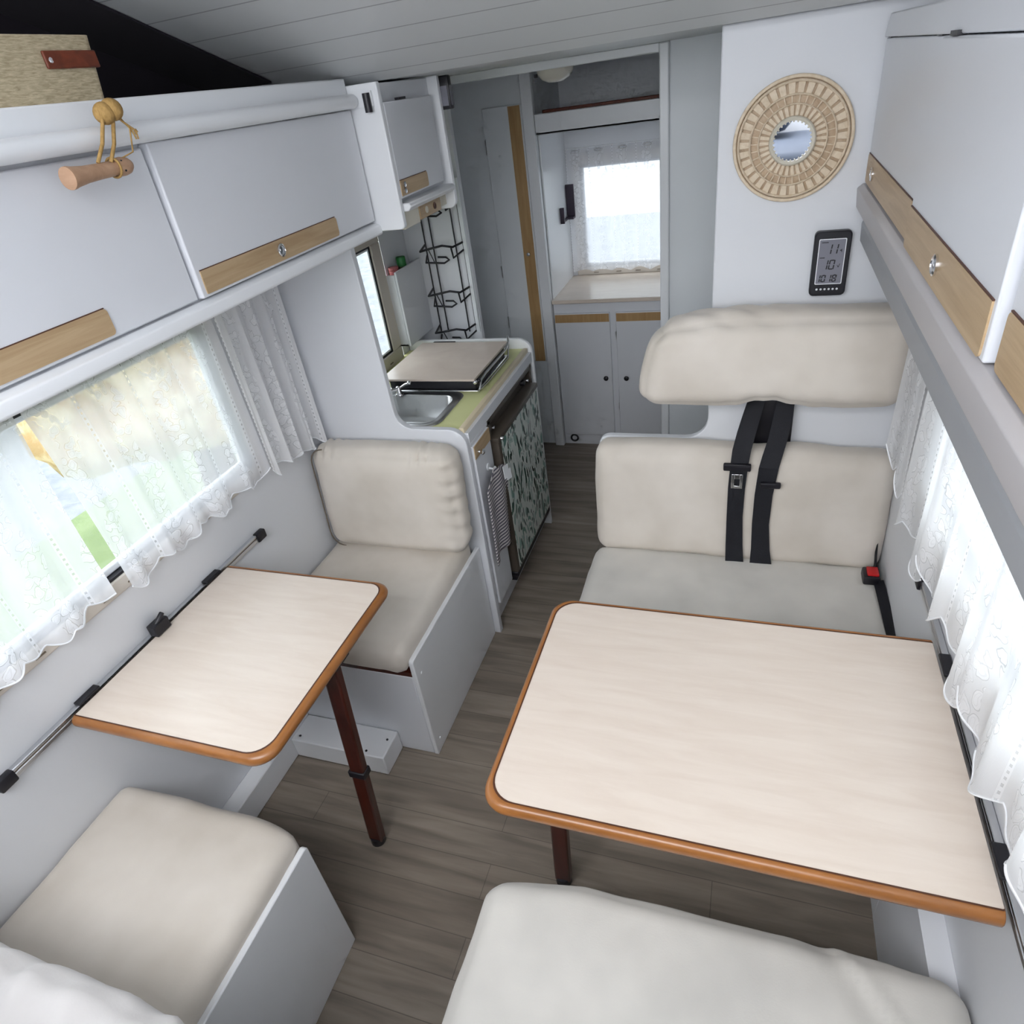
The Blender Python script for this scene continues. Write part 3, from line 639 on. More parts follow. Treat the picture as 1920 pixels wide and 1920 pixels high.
t = thing('fridge', 'brown galley fridge with leaf-print door and dark control recess', 'fridge', (-.95, 2.26, .10))
bm = BM(); box(bm, -1.34, -.905, 2.145, 2.56, .145, .845); box(bm, -1.34, -.905, 2.03, 2.145, .145, .74); part('body', bm, 'fridge', t)
bm = BM(); box(bm, -.905, -.872, 2.005, 2.56, .825, .846); box(bm, -.905, -.872, 2.005, 2.03, .15, .846); box(bm, -.905, -.872, 2.54, 2.56, .15, .846); box(bm, -.905, -.893, 2.03, 2.54, .77, .825); part('surround', bm, 'fridge', t, bevel=.004)
bm = BM(); box(bm, -.893, -.842, 2.012, 2.518, .150, .775, .006); dd = part('door', bm, 'fridge', t, smooth=40)
bm = BM(); box(bm, -.8425, -.8405, 2.034, 2.512, .165, .757); g = part('door_foil', bm, 'leaf', dd); g['label'] = 'green and white leaf-print foil'
bm = BM(); box(bm, -.893, -.838, 2.006, 2.522, .758, .778, .004); part('door_rail', bm, 'fridge', dd, smooth=40)
for (yy, zz, xx) in ((2.045, .802, -.872), (2.48, .802, -.872), (2.03, .768, -.838)):
    bm = BM(); lathe(bm, [(0, 0), (.008, 0), (.007, .008), (0, .009)], (xx, yy, zz), (1, 0, 0), 14); part('knob', bm, 'chrome', t, smooth=50)
bm = BM(); lathe(bm, [(0, 0), (.014, 0), (.012, .014), (0, .015)], (-.885, 2.45, .806), (1, 0, 0), 16); part('thermostat_knob', bm, 'black', t, smooth=50)
bm = BM(); box(bm, -.893, -.845, 2.012, 2.518, .128, .150); box(bm, -.905, -.858, 2.02, 2.06, .10, .128); part('bottom_hinge', bm, 'black', t, bevel=.003)

t = thing('tea_towel', 'grey striped tea towel hanging against the galley door beside the fridge', 'towel', (-.85, 1.93, .34))
def tw(u, v):
    y = 1.818+u*.218+(-.004*v*(1-u)); z = .695-v*.355+.01*math.sin(u*5)
    if v < .08: y = 1.935+(y-1.935)*(.45+.55*v/.08)
    x = -.848+.010*math.sin(u*11+1)*(.35+.65*v)+.012*(1-v)
    return (x, y, z)
bm = sheet(tw, 30, 40, lambda a, b: (a, b)); o = part('cloth', bm, 'towel', t); md = o.modifiers.new('s', 'SOLIDIFY'); md.thickness = .003
bm = BM(); obox(bm, (-.832, 1.985, .672), (.006, .034, -.004), (.004, -.004, -.05), (.003, 0, 0)); obox(bm, (-.828, 2.0, .650), (.006, .030, -.004), (.004, -.004, -.04), (.003, 0, 0)); part('care_label', bm, 'whiter', t)
bm = BM(); tube(bm, [(-.865, 1.935, .695), (-.845, 1.935, .692), (-.838, 1.935, .702)], .004, 8); lathe(bm, [(.014, 0), (.014, .003), (0, .004)], (-.866, 1.935, .700), (1, 0, 0), 14); part('hook', bm, 'whiter', t, smooth=60)

# spice pocket with two containers
t = thing('spice_pocket', 'white pocket board holding spices on the wall beside the galley window', 'holder', (-1.40, 2.62, 1.0))
bm = BM(); box(bm, -1.395, -1.385, 2.505, 2.745, .95, 1.262); box(bm, -1.443, -1.396, 2.505, 2.515, .95, 1.250); box(bm, -1.443, -1.396, 2.505, 2.745, .95, .96); part('pocket', bm, 'wall', t, bevel=.002)
bm = BM(); box(bm, -1.443, -1.396, 2.516, 2.745, 1.215, 1.220); part('shelf', bm, 'wall', t)
t = thing('spice_jar', 'jar with a green lid standing in the spice pocket', 'jar', (-1.42, 2.64, 1.221))
bm = BM(); lathe(bm, [(0, 0), (.017, 0), (.018, .006), (.018, .036), (.0, .037)], (-1.42, 2.635, 1.2212), (0, 0, 1), 18); part('jar_body', bm, 'jar', t, smooth=40)
bm = BM(); lathe(bm, [(0, 0), (.0195, 0), (.0195, .034), (.018, .037), (0, .037)], (-1.42, 2.635, 1.2585), (0, 0, 1), 18); part('lid', bm, 'green', t, smooth=40)
t = thing('spice_jar', 'low dull red jar in the spice pocket next to the green one', 'jar', (-1.42, 2.56, 1.221))
bm = BM(); lathe(bm, [(0, 0), (.020, 0), (.021, .006), (.021, .040), (.0, .041)], (-1.42, 2.555, 1.2212), (0, 0, 1), 18); part('jar_body', bm, 'redjar', t, smooth=40)
bm = BM(); lathe(bm, [(0, 0), (.0215, 0), (.0215, .010), (0, .011)], (-1.42, 2.555, 1.2625), (0, 0, 1), 18); part('lid', bm, 'redjar', t, smooth=40)

# black wire rack
t = thing('wire_rack', 'tall black wire rack with looped tiers behind the hob', 'rack', (-1.25, 2.72, .95))
bm = BM()
x0, x1 = -1.345, -1.170
for x in (x0, x0+.035, x1-.035, x1): tube(bm, [(x, 2.742, .93), (x, 2.742, 1.56)], .0030, 6)
part('uprights', bm, 'black', t)
for k, z in enumerate((1.50, 1.315, 1.13, .965)):
    bm = BM(); yb, yf = 2.738, 2.655
    tube(bm, [(x0, yb, z), (x0+.012, yf, z-.01), (x0+.05, yf-.02, z), (x1-.05, yf-.02, z+.012), (x1-.012, yf, z), (x1, yb, z)], .0046, 7)
    tube(bm, [(x0, yb, z-.045), (x0+.02, yf+.02, z-.06), (x1-.07, yf+.02, z-.066), (x1-.05, yf+.03, z-.056), (x1-.07, yf+.045, z-.048), (x0+.07, yf+.04, z-.045)], .0042, 7)
    tube(bm, [(x1, yb, z-.03), (x1-.02, yf+.01, z-.045), (x1-.02, yf, z)], .0040, 7)
    tube(bm, [(x0+.06, yf-.018, z+.001), (x0+.06, yf+.02, z-.06)], .0022, 6)
    part('tier', bm, 'black', t, smooth=60)
bm = BM(); box(bm, -1.168, -1.152, 2.735, 2.747, .93, 1.56); part('side_strip', bm, 'greywhite', t)

# ------------------------------------------------------------------ rear compartment
t = thing('wardrobe', 'tall white wardrobe at the end of the aisle with an oak strip down its door', 'wardrobe', (-1.22, 3.6, 0))
bm = BM(); box(bm, XL+.002, -1.005, 3.43, 3.895, 0, 1.895); part('body', bm, 'greywhite', t)
bm = BM(); box(bm, -1.258, -1.062, 3.410, 3.430, .525, 1.762); d = part('door', bm, 'greywhite', t, bevel=.003)
bm = BM(); box(bm, -1.128, -1.070, 3.4075, 3.410, .528, 1.758); g = part('grip_strip', bm, 'woodr', d); g['label'] = 'oak strip full height of the door'
bm = BM(); lathe(bm, [(.006, 0), (.005, .008), (.009, .012), (.009, .018), (0, .020)], (-1.098, 3.4075, 1.105), (0, -1, 0), 18); part('knob', bm, 'chrome', d, smooth=50)
for zz in (1.60, 1.02, .75):
    bm = BM(); box(bm, -1.262, -1.2585, 3.409, 3.43, zz-.03, zz+.03); part('hinge', bm, 'steel', d)
bm = BM(); box(bm, -1.058, -1.004, 3.395, 3.429, 0, 1.895); part('post', bm, 'whiter', t, bevel=.005)

t = thing('base_cabinet', 'white two-door base cabinet under the rear window with oak grip strips', 'cabinet', (-.65, 3.6, 0))
bm = BM(); box(bm, -1.003, -.302, 3.432, 3.885, 0, .838); part('body', bm, 'white', t)
for (xa, xb, kx) in ((-.998, -.700, -.733), (-.668, -.370, -.621)):
    bm = BM(); box(bm, xa, xb, 3.416, 3.432, .068, .785); d = part('door', bm, 'white', t, bevel=.003)
    bm = BM(); box(bm, xa+.003, xb-.003, 3.4135, 3.416, .738, .780); g = part('grip_strip', bm, 'woodr', d); g['label'] = 'oak grip strip'
    bm = BM(); lathe(bm, [(.006, 0), (.006, .006), (.013, .010), (.013, .016), (.008, .020), (0, .021)], (kx, 3.416, .425), (0, -1, 0), 18); part('knob', bm, 'black', d, smooth=50)
    for zz in (.66, .25):
        bm = BM(); box(bm, xa-.003, xa-.0005, 3.417, 3.43, zz-.022, zz+.022); part('hinge', bm, 'steel', d)
bm = BM(); tube(bm, [(-.945+.020*math.cos(a), 3.428, .040+.020*math.sin(a)) for a in [k*2*PI/24 for k in range(24)]], .0055, 8, closed=True); part('grommet', bm, 'black', t, smooth=60)
bm = BM(); box(bm, -1.003, -.302, 3.405, 3.897, .840, .860); tag(obj('worktop', bm, M['table'], bevel=.003), 'pale wood worktop under the lace-curtained rear window', 'worktop')
bm = BM(); box(bm, -1.003, -.302, 3.44, 3.895, 1.640, 1.665); box(bm, -1.003, -.302, 3.405, 3.44, 1.628, 1.712); box(bm, -1.003, -.302, 3.405, 3.50, 1.628, 1.640)
tag(obj('shelf', bm, 'whiter', bevel=.003), 'white shelf with raised front edge above the rear window', 'shelf')
bm = BM(); box(bm, -.99, -.33, 3.50, 3.52, 1.667, 1.722); tag(obj('board', bm, 'leather', bevel=.003), 'narrow dark brown board standing on the rear shelf', 'board')
bm = BM(); box(bm, -1.003, -.996, 3.44, 3.895, .861, 1.635); struct('wall_niche', bm, 'whiter')
# bracket
t = thing('holder', 'dark purple plastic bracket with upturned hook beside the rear window', 'holder', (-.99, 3.86, 1.19))
bm = BM(); box(bm, -.995, -.950, 3.838, 3.850, 1.195, 1.352); part('back_plate', bm, 'purple', t, bevel=.002)
bm = BM(); box(bm, -.994, -.950, 3.80, 3.850, 1.183, 1.1945); box(bm, -.994, -.980, 3.70, 3.80, 1.183, 1.1945); box(bm, -.994, -.972, 3.688, 3.70, 1.183, 1.262); part('hook', bm, 'purple', t, bevel=.002)
# ceiling lamp + track
t = thing('ceiling_lamp', 'cream oval ceiling lamp in the rear compartment', 'lamp', (-.78, 2.99, 1.9))
bm = BM(); lathe(bm, [(0, -.001), (.085, -.001), (.085, -.010), (0, -.010)], (-.782, 3.0, 1.90), (0, 0, 1), 32); part('lamp_base', bm, 'whiter', t, smooth=40)
bm = BM(); lathe(bm, [(0, -.072), (.028, -.070), (.055, -.058), (.070, -.038), (.076, -.011), (0, -.0105)], (-.782, 3.0, 1.90), (0, 0, 1), 32); part('lamp_shade', bm, 'lampglass', t, smooth=60)
bm = BM(); box(bm, -.858, -.846, 2.958, 2.972, 1.852, 1.864); part('switch', bm, 'black', t)
t = thing('curtain_track', 'thin steel sliding track under the ceiling at the rear compartment entrance', 'track', (-.8, 2.87, 1.89))
bm = BM(); box(bm, -1.10, -.52, 2.865, 2.885, 1.878, 1.899); part('rail', bm, 'whiter', t, bevel=.002)
bm = BM(); box(bm, -1.10, -.52, 2.862, 2.8648, 1.882, 1.888); part('slot', bm, 'black', t)

# ------------------------------------------------------------------ benches
def bench(name, label, x0, x1, y0, y1, h, panel_x, ptop, side, front_y, seat_h=.385):
    t = thing(name, label, 'bench', ((x0+x1)/2, (y0+y1)/2, 0))
    bm = BM(); box(bm, x0, x1, y0, y1, 0, seat_h-.02); part('box', bm, 'white', t, bevel=.003)
    bm = BM(); box(bm, x0, x1, y0, y1, seat_h-.018, seat_h); part('seat_board', bm, 'mahogany', t)
    if panel_x is not None:
        a, b = sorted((panel_x, panel_x+side*.016))
        bm = BM(); prism(bm, rounded([(y0-.002, 0, 0), (y1, 0, 0), (y1, ptop, .006 if front_y > 0 else .012), (y0-.002, ptop, .012)]), 'x', a, b); part('side_panel', bm, 'whiter', t, bevel=.003)
        for (yy, zz) in ((y0+.03, .36), (y0+.03, .05)):
            bm = BM(); lathe(bm, [(.005, 0), (.004, .002), (0, .0025)], (b, yy, zz), (1, 0, 0), 10); part('screw_cap', bm, 'whiter', t)
    return t
def crn(p, f):  # subtle lengthwise tension folds
    return p
bench('bench', 'white boxed bench below the dinette window backing onto the galley', -1.443, -.912, 1.212, 1.80, .385, -.911, .436, 1, 1)
def seatL(p, f):
    k = max(0, 1-((p.x+.945)**2+(p.y-1.215)**2)/.004)
    d = p-Vector((-.96, 1.23, .47)); a = math.atan2(d.y, d.x)
    p.z += -.006*k*math.sin(a*9); return p
o = obj('seat_cushion', cushion(-1.438, -.914, 1.190, 1.785, .387, .488, .035, .008, seatL, seed=1), 'fabric', smooth=60)
tag(o, 'beige seat cushion on the far left bench, in front of the galley divider', 'cushion')
def backL(p, f):
    # gathered elastic folds at the top corners and along the right end, top leaning back
    p.y += .03*(p.z-.5)/.4
    e = math.exp(-((p.x+.905)/.035)**2)
    p.y += -.0045*e*math.sin(p.z*115+p.x*30)*(1 if f[1] < .99 else 0); p.x += .004*e*math.sin(p.z*105)
    g = math.exp(-((p.z-.865)/.03)**2)*(math.exp(-((p.x+1.00)/.05)**2)+math.exp(-((p.x+1.36)/.05)**2))
    p.z += .007*g*math.sin(p.x*190+p.y*60); p.y += -.004*g*math.sin(p.x*170)
    return p
t = thing('back_cushion', 'beige backrest cushion leaning on the galley divider with gathered corners', 'cushion', (-1.17, 1.72, .49))
part('cover', cushion(-1.425, -.885, 1.655, 1.775, .490, .880, .05, .014, backL, step=.011, seed=2), 'fabric', t, smooth=60)
bm = BM(); ol = rounded([(-1.428, .493, .055), (-.900, .488, .055), (-.885, .878, .055), (-1.428, .882, .055)], 6)
pts = [(p.x+.004, 1.668+.03*(p.y-.5)/.4, p.y-.002) for p in ol if p.x < -1.0 or p.y < .52]
k0 = max(range(len(pts)), key=lambda i: (pts[i][2]-pts[i][0]) if False else 0)
lft = sorted([p for p in pts if p[0] < -1.20 or (p[2] < .50 and p[0] < -.96)], key=lambda p: math.atan2(p[2]-.68, p[0]+1.16) % (2*PI))
tube(bm, lft, .0022, 6); part('dark_shade', bm, 'dark_shade', t, smooth=60)  # thin dark tube draws the shadow gap along the cushion edge
# near left
bench('bench', 'white boxed bench nearest the viewer on the left, with a beige cushion', -1.443, -.908, -.05, .622, .385, -.905, .445, 1, -1)
def seatN(p, f):
    # rear corner tucked
    k = math.exp(-(((p.x+.90)/.06)**2+((p.y-.64)/.05)**2)); p.z -= .015*k; p.y -= .01*k
    return p
tag(obj('seat_cushion', cushion(-1.440, -.907, .0, .640, .387, .492, .030, .009, seatN, seed=3), 'fabric', smooth=60), 'beige seat cushion at the lower left, nearest the viewer', 'cushion')
def backN(p, f):
    g = math.exp(-((p.z-.84)/.05)**2); p.z += .006*g*math.sin(p.x*70+p.y*25)+.008*g*math.sin(p.x*19); p.y += .004*math.sin(p.x*60+p.z*30)*g
    return p
tag(obj('back_cushion', cushion(-1.43, -.665, .035, .19, .489, .855, .05, .012, backN, step=.013, seed=4, nz=.005), 'fabricw', smooth=60), 'white creased backrest top cut off at the lower left corner', 'cushion')
# far right bench
t = bench('bench', 'wide white bench against the partition on the right of the aisle', -.440, .384, 1.36, 1.98, .385, None, 0, 1, 1, .350)
def seatR(p, f):
    return p
tag(obj('seat_cushion', cushion(-.462, .425, 1.325, 1.86, .352, .458, .035, .008, seatR, seed=5), 'fabric2', smooth=60), 'pale wide seat cushion on the far right bench', 'cushion')
def lbk(p, f):
    p.y += .045*(p.z-.45)/.38
    k = math.exp(-((p.x-.04)/.10)**2)*math.exp(-((p.z-.82)/.05)**2); p.z -= .012*k
    if p.z > .7 and p.x > .16: p.z -= .010*min(1, (p.x-.16)*10)
    return p
tag(obj('back_cushion', cushion(-.458, .425, 1.832, 1.935, .440, .828, .04, .010, lbk, step=.015, seed=6), 'fabric', smooth=60), 'wide beige lower backrest behind the two black seat belts', 'cushion')
def ubk(p, f):
    # bulging loose cover: rounder on the left end, pulled up in the middle where the belts come out, folds on top
    e = max(0, (-.06-p.x)/.25)
    p.z -= .035*e*e*f[2]; p.x += .055*e*f[2]**2.2
    k = math.exp(-((p.x-.06)/.07)**2)*max(0, 1-f[2]*2.2); p.z += .020*k
    g = max(0, (f[2]-.75)*4); p.z += g*(.0035*math.sin((p.x+1.6*p.y)*60)*math.exp(-((p.x+.05)/.16)**2)+.0015*math.sin(p.x*18)); p.y -= g*.003*math.sin(p.x*30)*math.exp(-((p.x+.05)/.2)**2)
    s_ = max(0, 1-f[2]*4)*math.exp(-((p.x-.07)/.14)**2); p.y += .005*s_*math.sin(p.x*95)
    return p
tag(obj('headrest_cushion', cushion(-.303, .412, 1.832, 1.975, .985, 1.252, .06, .014, ubk, step=.012, seed=7), 'fabric', smooth=60), 'thick beige upper cushion fixed to the partition above the seat belts', 'cushion')
# near right bench
t = thing('bench', 'white boxed bench at the bottom right under the big pale cushion', 'bench', (0, .3, 0))
bm = BM(); box(bm, -.37, .384, -.05, .60, 0, .365); part('box', bm, 'white', t, bevel=.003)
bm = BM(); box(bm, -.37, .384, -.05, .60, .367, .384); part('seat_board', bm, 'mahogany', t)
def seatRN(p, f):
    # diagonal crease near the far right, rounded left corner
    d = (p.x-.235)-.75*(.66-p.y); p.z += .007*math.exp(-(d/.012)**2)*(f[2] > .5)-.006*math.exp(-((d+.03)/.03)**2)*(f[2] > .5)
    if p.x < -.25 and p.y > .5:
        k = ((-.25-p.x)/.17)*((p.y-.5)/.17); p.y -= .03*k
    p.z += .004*math.sin(p.x*14+p.y*30)*math.exp(-((p.x+.1)/.2)**2-((p.y-.45)/.12)**2)
    if p.x > .2: p.z -= .01*(p.x-.2)/.2
    return p
tag(obj('seat_cushion', cushion(-.440, .424, -.02, .676, .386, .490, .045, .012, seatRN, step=.012, seed=8), 'fabric2', smooth=60), 'large pale cushion at the bottom right with a diagonal crease, nearest the viewer', 'cushion')

# ------------------------------------------------------------------ tables
def table(label, x0, x1, y0, y1, z, open_side, leg, group=None, wall=-1):
    t = thing('table', label, 'table', (leg[0], leg[1], 0))
    if wall < 0: ol = lambda e: rounded([(x0, y0-e, .003), (x1+e, y0-e, .05), (x1+e, y1+e, .04), (x0, y1+e, .003)], 8)
    else: ol = lambda e: rounded([(x0-e, y0-e, .05), (x1, y0-e, .003), (x1, y1+e, .003), (x0-e, y1+e, .05)], 8)
    th = .028
    bm = BM(); prism(bm, ol(-.006), 'z', z-th+.002, z); part('tabletop', bm, 'table', t)
    bm = BM(); A = []
    prof = [(-.006, z-.0005), (-.002, z+.0006), (.004, z-.002), (.008, z-.008), (.009, z-.015), (.007, z-.023), (.001, z-th), (-.008, z-th)]
    rings = [[bm.verts.new((p.x, p.y, zz)) for p in ol(e)] for e, zz in prof]
    for A, B in zip(rings, rings[1:]):
        for i in range(len(A)): bm.faces.new((A[i], A[(i+1) % len(A)], B[(i+1) % len(A)], B[i]))
    e_ = part('edge_band', bm, 'edge', t, smooth=60); e_['label'] = 'rounded orange-brown wooden edge'
    bm = BM(); R1 = [bm.verts.new((p.x, p.y, z+.0008)) for p in ol(-.0075)]; R2 = [bm.verts.new((p.x, p.y, z+.0008)) for p in ol(-.0045)]
    for i in range(len(R1)): bm.faces.new((R1[i], R1[(i+1) % len(R1)], R2[(i+1) % len(R1)], R2[i]))
    part('edge_line', bm, 'edgedark', t)
    lx, ly, ux, uy = leg; bm = BM(); a = Vector((lx, ly, .02)); b = Vector((ux, uy, z-th-.004)); w_ = .022
    obox(bm, a+Vector((-w_, -w_*.6, 0)), (2*w_, 0, 0), (0, 2*w_*.6, 0), (b-a)); l_ = part('leg', bm, 'mahogany', t, bevel=.005)
    bm = BM(); lathe(bm, [(.018, 0), (.022, .006), (.020, .03), (0, .03)], (lx, ly, .0), (0, 0, 1), 16); part('foot', bm, 'black', l_, smooth=50)
    bm = BM(); m_ = a+(b-a)*.42; box(bm, m_.x-.026, m_.x+.026, m_.y-.017, m_.y+.017, m_.z-.012, m_.z+.012); part('joint', bm, 'black', l_, bevel=.003)
    bm = BM(); box(bm, ux-.04, ux+.04, uy-.03, uy+.03, z-th-.006, z-th-.0005); part('leg_plate', bm, 'black', t)
    return t
def wall_rail(label, x, y0, y1, z, s, clamps, caps=True):
    t = thing('table_rail', label, 'rail', (x, y0, z))
    bm = BM(); a, b = sorted((x, x+s*.014)); ol = [(a, z-.012), (b, z-.012), (b, z+.012), (a, z+.012)]
    box(bm, a, b, y0, y1, z-.014, z-.002); box(bm, a, b, y0, y1, z+.002, z+.010); part('track', bm, 'alu', t, bevel=.002)
    bm = BM(); a2, b2 = sorted((x, x+s*.012)); box(bm, a2, b2, y0, y1, z-.0019, z+.0019); part('groove', bm, 'dark_shade', t)
    for yy in (y0, y1):
        bm = BM(); a2, b2 = sorted((x, x+s*.020)); box(bm, a2, b2, yy-.020, yy+.020, z-.017, z+.013, .004); part('end_cap', bm, 'black', t, smooth=40)
    for yy in clamps:
        bm = BM(); a2, b2 = sorted((x+s*.001, x+s*.022)); box(bm, a2, b2, yy-.03, yy+.03, z+.0105, z+.018); part('clamp', bm, 'black', t, bevel=.002)
    return t
table('smaller pale table under the left window with orange-brown edge and slanting dark leg', -1.420, -.886, .622, 1.190, .76, 1, (-.955, .885, -.925, .930), wall=-1)
table('large pale table on the right with orange-brown edge, fixed below the lace curtains', -.409, .405, .640, 1.205, .76, -1, (-.385, .905, -.365, .93), wall=1)
t = wall_rail('silver wall rail holding the smaller table below the dinette window', XL+.0005, .455, 1.360, .752, 1, (.68, 1.13))
bm = BM(); box(bm, -1.432, -1.405, .885, .935, .762, .795); tube(bm, [(-1.415, .90, .79), (-1.41, .93, .81)], .007, 8); part('locking_lever', bm, 'black', t, bevel=.003)
wall_rail('silver wall rail holding the large table under the right-hand lace curtains', XR-.0005, .455, 1.42, .752, -1, (.72, 1.13))

# ------------------------------------------------------------------ seat belts
def ribbon(pts, wid, th, wdir=(1, 0, 0)):
    bm = BM(); W = Vector(wdir).normalized(); rows = []; pts = [Vector(p) for p in pts]
    for i, p in enumerate(pts):
        tn = (pts[min(i+1, len(pts)-1)]-pts[max(i-1, 0)]).normalized(); nr = tn.cross(W).normalized(); ww = wid[i] if isinstance(wid, (list, tuple)) else wid
        rows.append([bm.verts.new(p+W*(a*ww/2)+nr*(b*th/2)) for a, b in ((-1, -1), (1, -1), (1, 1), (-1, 1))])
    for A, B in zip(rows, rows[1:]):
        for k in range(4): bm.faces.new((A[k], A[(k+1) % 4], B[(k+1) % 4], B[k]))
    bm.faces.new(rows[0]); bm.faces.new(rows[-1]); return bm
t = thing('belt_housing', 'black plate on the partition under the upper cushion where the belts emerge', 'belt housing', (.08, 1.98, .77))
bm = BM(); box(bm, .020, .140, 1.968, 1.984, .775, .985, .003); part('plate', bm, 'black', t, smooth=40)
t = thing('seat_belt', 'left black seat belt with a steel tongue over the lower backrest', 'seat belt', (0, 1.8, .46))
bm = ribbon([(.035, 1.955, .975), (.022, 1.925, .93), (.010, 1.895, .885), (.000, 1.872, .838), (-.004, 1.852, .80), (-.008, 1.842, .72), (-.008, 1.832, .62), (-.004, 1.820, .52), (0, 1.806, .462), (.002, 1.79, .456)], [.05, .052, .054, .054, .052, .050, .048, .052, .056, .056], .0025); part('webbing', bm, 'belt', t)
bm = BM(); box(bm, -.050, .030, 1.836, 1.850, .782, .806, .004); b_ = part('belt_stop', bm, 'black', t, smooth=40)
bm = BM(); ol_ = [(-.024, .730), (.008, .730), (.008, .776), (-.024, .776)]
box(bm, -.024, -.016, 1.826, 1.829, .728, .778); box(bm, .000, .008, 1.826, 1.829, .728, .778); box(bm, -.016, .0, 1.826, 1.829, .728, .738); box(bm, -.016, .0, 1.826, 1.829, .762, .778); part('tongue', bm, 'chrome', t, bevel=.001)
t = thing('seat_belt', 'right black seat belt with a black tongue over the lower backrest', 'seat belt', (.08, 1.8, .46))
bm = ribbon([(.115, 1.955, .975), (.108, 1.925, .92), (.100, 1.895, .87), (.088, 1.868, .825), (.080, 1.852, .79), (.072, 1.842, .70), (.070, 1.830, .60), (.076, 1.818, .51), (.080, 1.806, .462), (.082, 1.79, .456)], [.05, .052, .054, .056, .056, .052, .050, .056, .066, .066], .0025); part('webbing', bm, 'belt', t)
bm = BM(); box(bm, .058, .118, 1.832, 1.846, .728, .748, .005); part('tongue', bm, 'black', t, smooth=40)
t = thing('belt_buckle', 'black belt buckle with a red button at the wall end of the far right bench', 'buckle', (.40, 1.79, .46))
bm = BM(); box(bm, .368, .412, 1.745, 1.80, .462, .492, .006); part('housing', bm, 'black', t, smooth=40)
bm = BM(); box(bm, .378, .410, 1.752, 1.792, .491, .499, .003); g = part('button', bm, 'red', t, smooth=40); g['label'] = 'red release button'
bm = ribbon([(.405, 1.90, .62), (.408, 1.86, .54), (.405, 1.80, .48)], .03, .004, (0, 1, .3)); part('strap', bm, 'belt', t)
bm = ribbon([(.412, 1.76, .470), (.418, 1.64, .463), (.424, 1.50, .455), (.427, 1.36, .44)], .028, .003, (1, 0, .4)); tag(obj('belt_strap', bm, 'belt'), 'black strap lying between the far right seat cushion and the wall', 'strap')

# ------------------------------------------------------------------ partition wall objects
t = thing('wall_mirror', 'round mirror in a wide woven rattan frame on the partition', 'mirror', (.067, 1.985, 1.645))
cx, cz = .067, 1.645; R0 = .134
def circ(r, y, n=72, cx_=cx, cz_=cz): return [(cx_+r*math.cos(2*PI*k/n), y, cz_+r*math.sin(2*PI*k/n)) for k in range(n)]
bm = BM(); lathe(bm, [(.0, 0), (R0-.004, 0), (R0-.004, .004), (.052, .014), (.0, .014)], (cx, 1.984, cz), (0, -1, 0), 64); part('backing', bm, 'rattandark', t, smooth=40)
bm = BM()
tube(bm, circ(R0, 1.975), .0045, 8, closed=True); tube(bm, circ(R0-.009, 1.971), .003, 6, closed=True); tube(bm, circ(.098, 1.968), .0025, 6, closed=True)
tube(bm, circ(.078, 1.966), .002, 6, closed=True)
part('rims', bm, 'rattan', t, smooth=60)
bm = BM()
for k in range(34):
    a = 2*PI*k/34; d = Vector((math.cos(a), 0, math.sin(a))); c_ = Vector((cx, 0, cz)); w2_ = Vector((-d.z, 0, d.x))
    for r0, r1, ww, yy in ((.054, .080, .0085, 1.966), (.080, .100, .0030, 1.967), (.100, R0-.006, .0165, 1.971)):
        p = c_+d*r0+Vector((0, yy, 0)); q = c_+d*r1+Vector((0, yy+.002, 0)); w0 = w2_*ww*.38; w1_ = w2_*ww*.5
        vs = [bm.verts.new(v) for v in (p-w0, p+w0, q+w1_, q-w1_)]; vt = [bm.verts.new(v.co+Vector((0, .003, 0))) for v in vs]
        bm.faces.new(vs); bm.faces.new(vt[::-1])
        for i in range(4): bm.faces.new((vs[i], vt[i], vt[(i+1) % 4], vs[(i+1) % 4]))
part('rattan_weave', bm, 'rattan', t)
bm = BM(); n = 64
prof = [(.044, 1.9655), (.044, 1.958), (.050, 1.955), (.0535, 1.958), (.0535, 1.967)]
rings = [[bm.verts.new((cx+r*math.cos(2*PI*k/n), y, cz+r*math.sin(2*PI*k/n))) for k in range(n)] for r, y in prof]
for A, B in zip(rings, rings[1:]):
    for i in range(n): bm.faces.new((A[i], A[(i+1) % n], B[(i+1) % n], B[i]))
for k in range(28):
    a = 2*PI*k/28; lathe(bm, [(.0, 0), (.0021, 0), (.0021, .004), (0, .0045)], (cx+.0425*math.cos(a), 1.9635, cz+.0425*math.sin(a)), (0, -1, 0), 8)
part('inner_ring', bm, 'cream', t, smooth=50)
bm = BM(); lathe(bm, [(.0, 0), (.0445, 0), (.0445, .001), (0, .001)], (cx, 1.9665, cz), (0, -1, 0), 48); part('glass', bm, 'mirror', t)

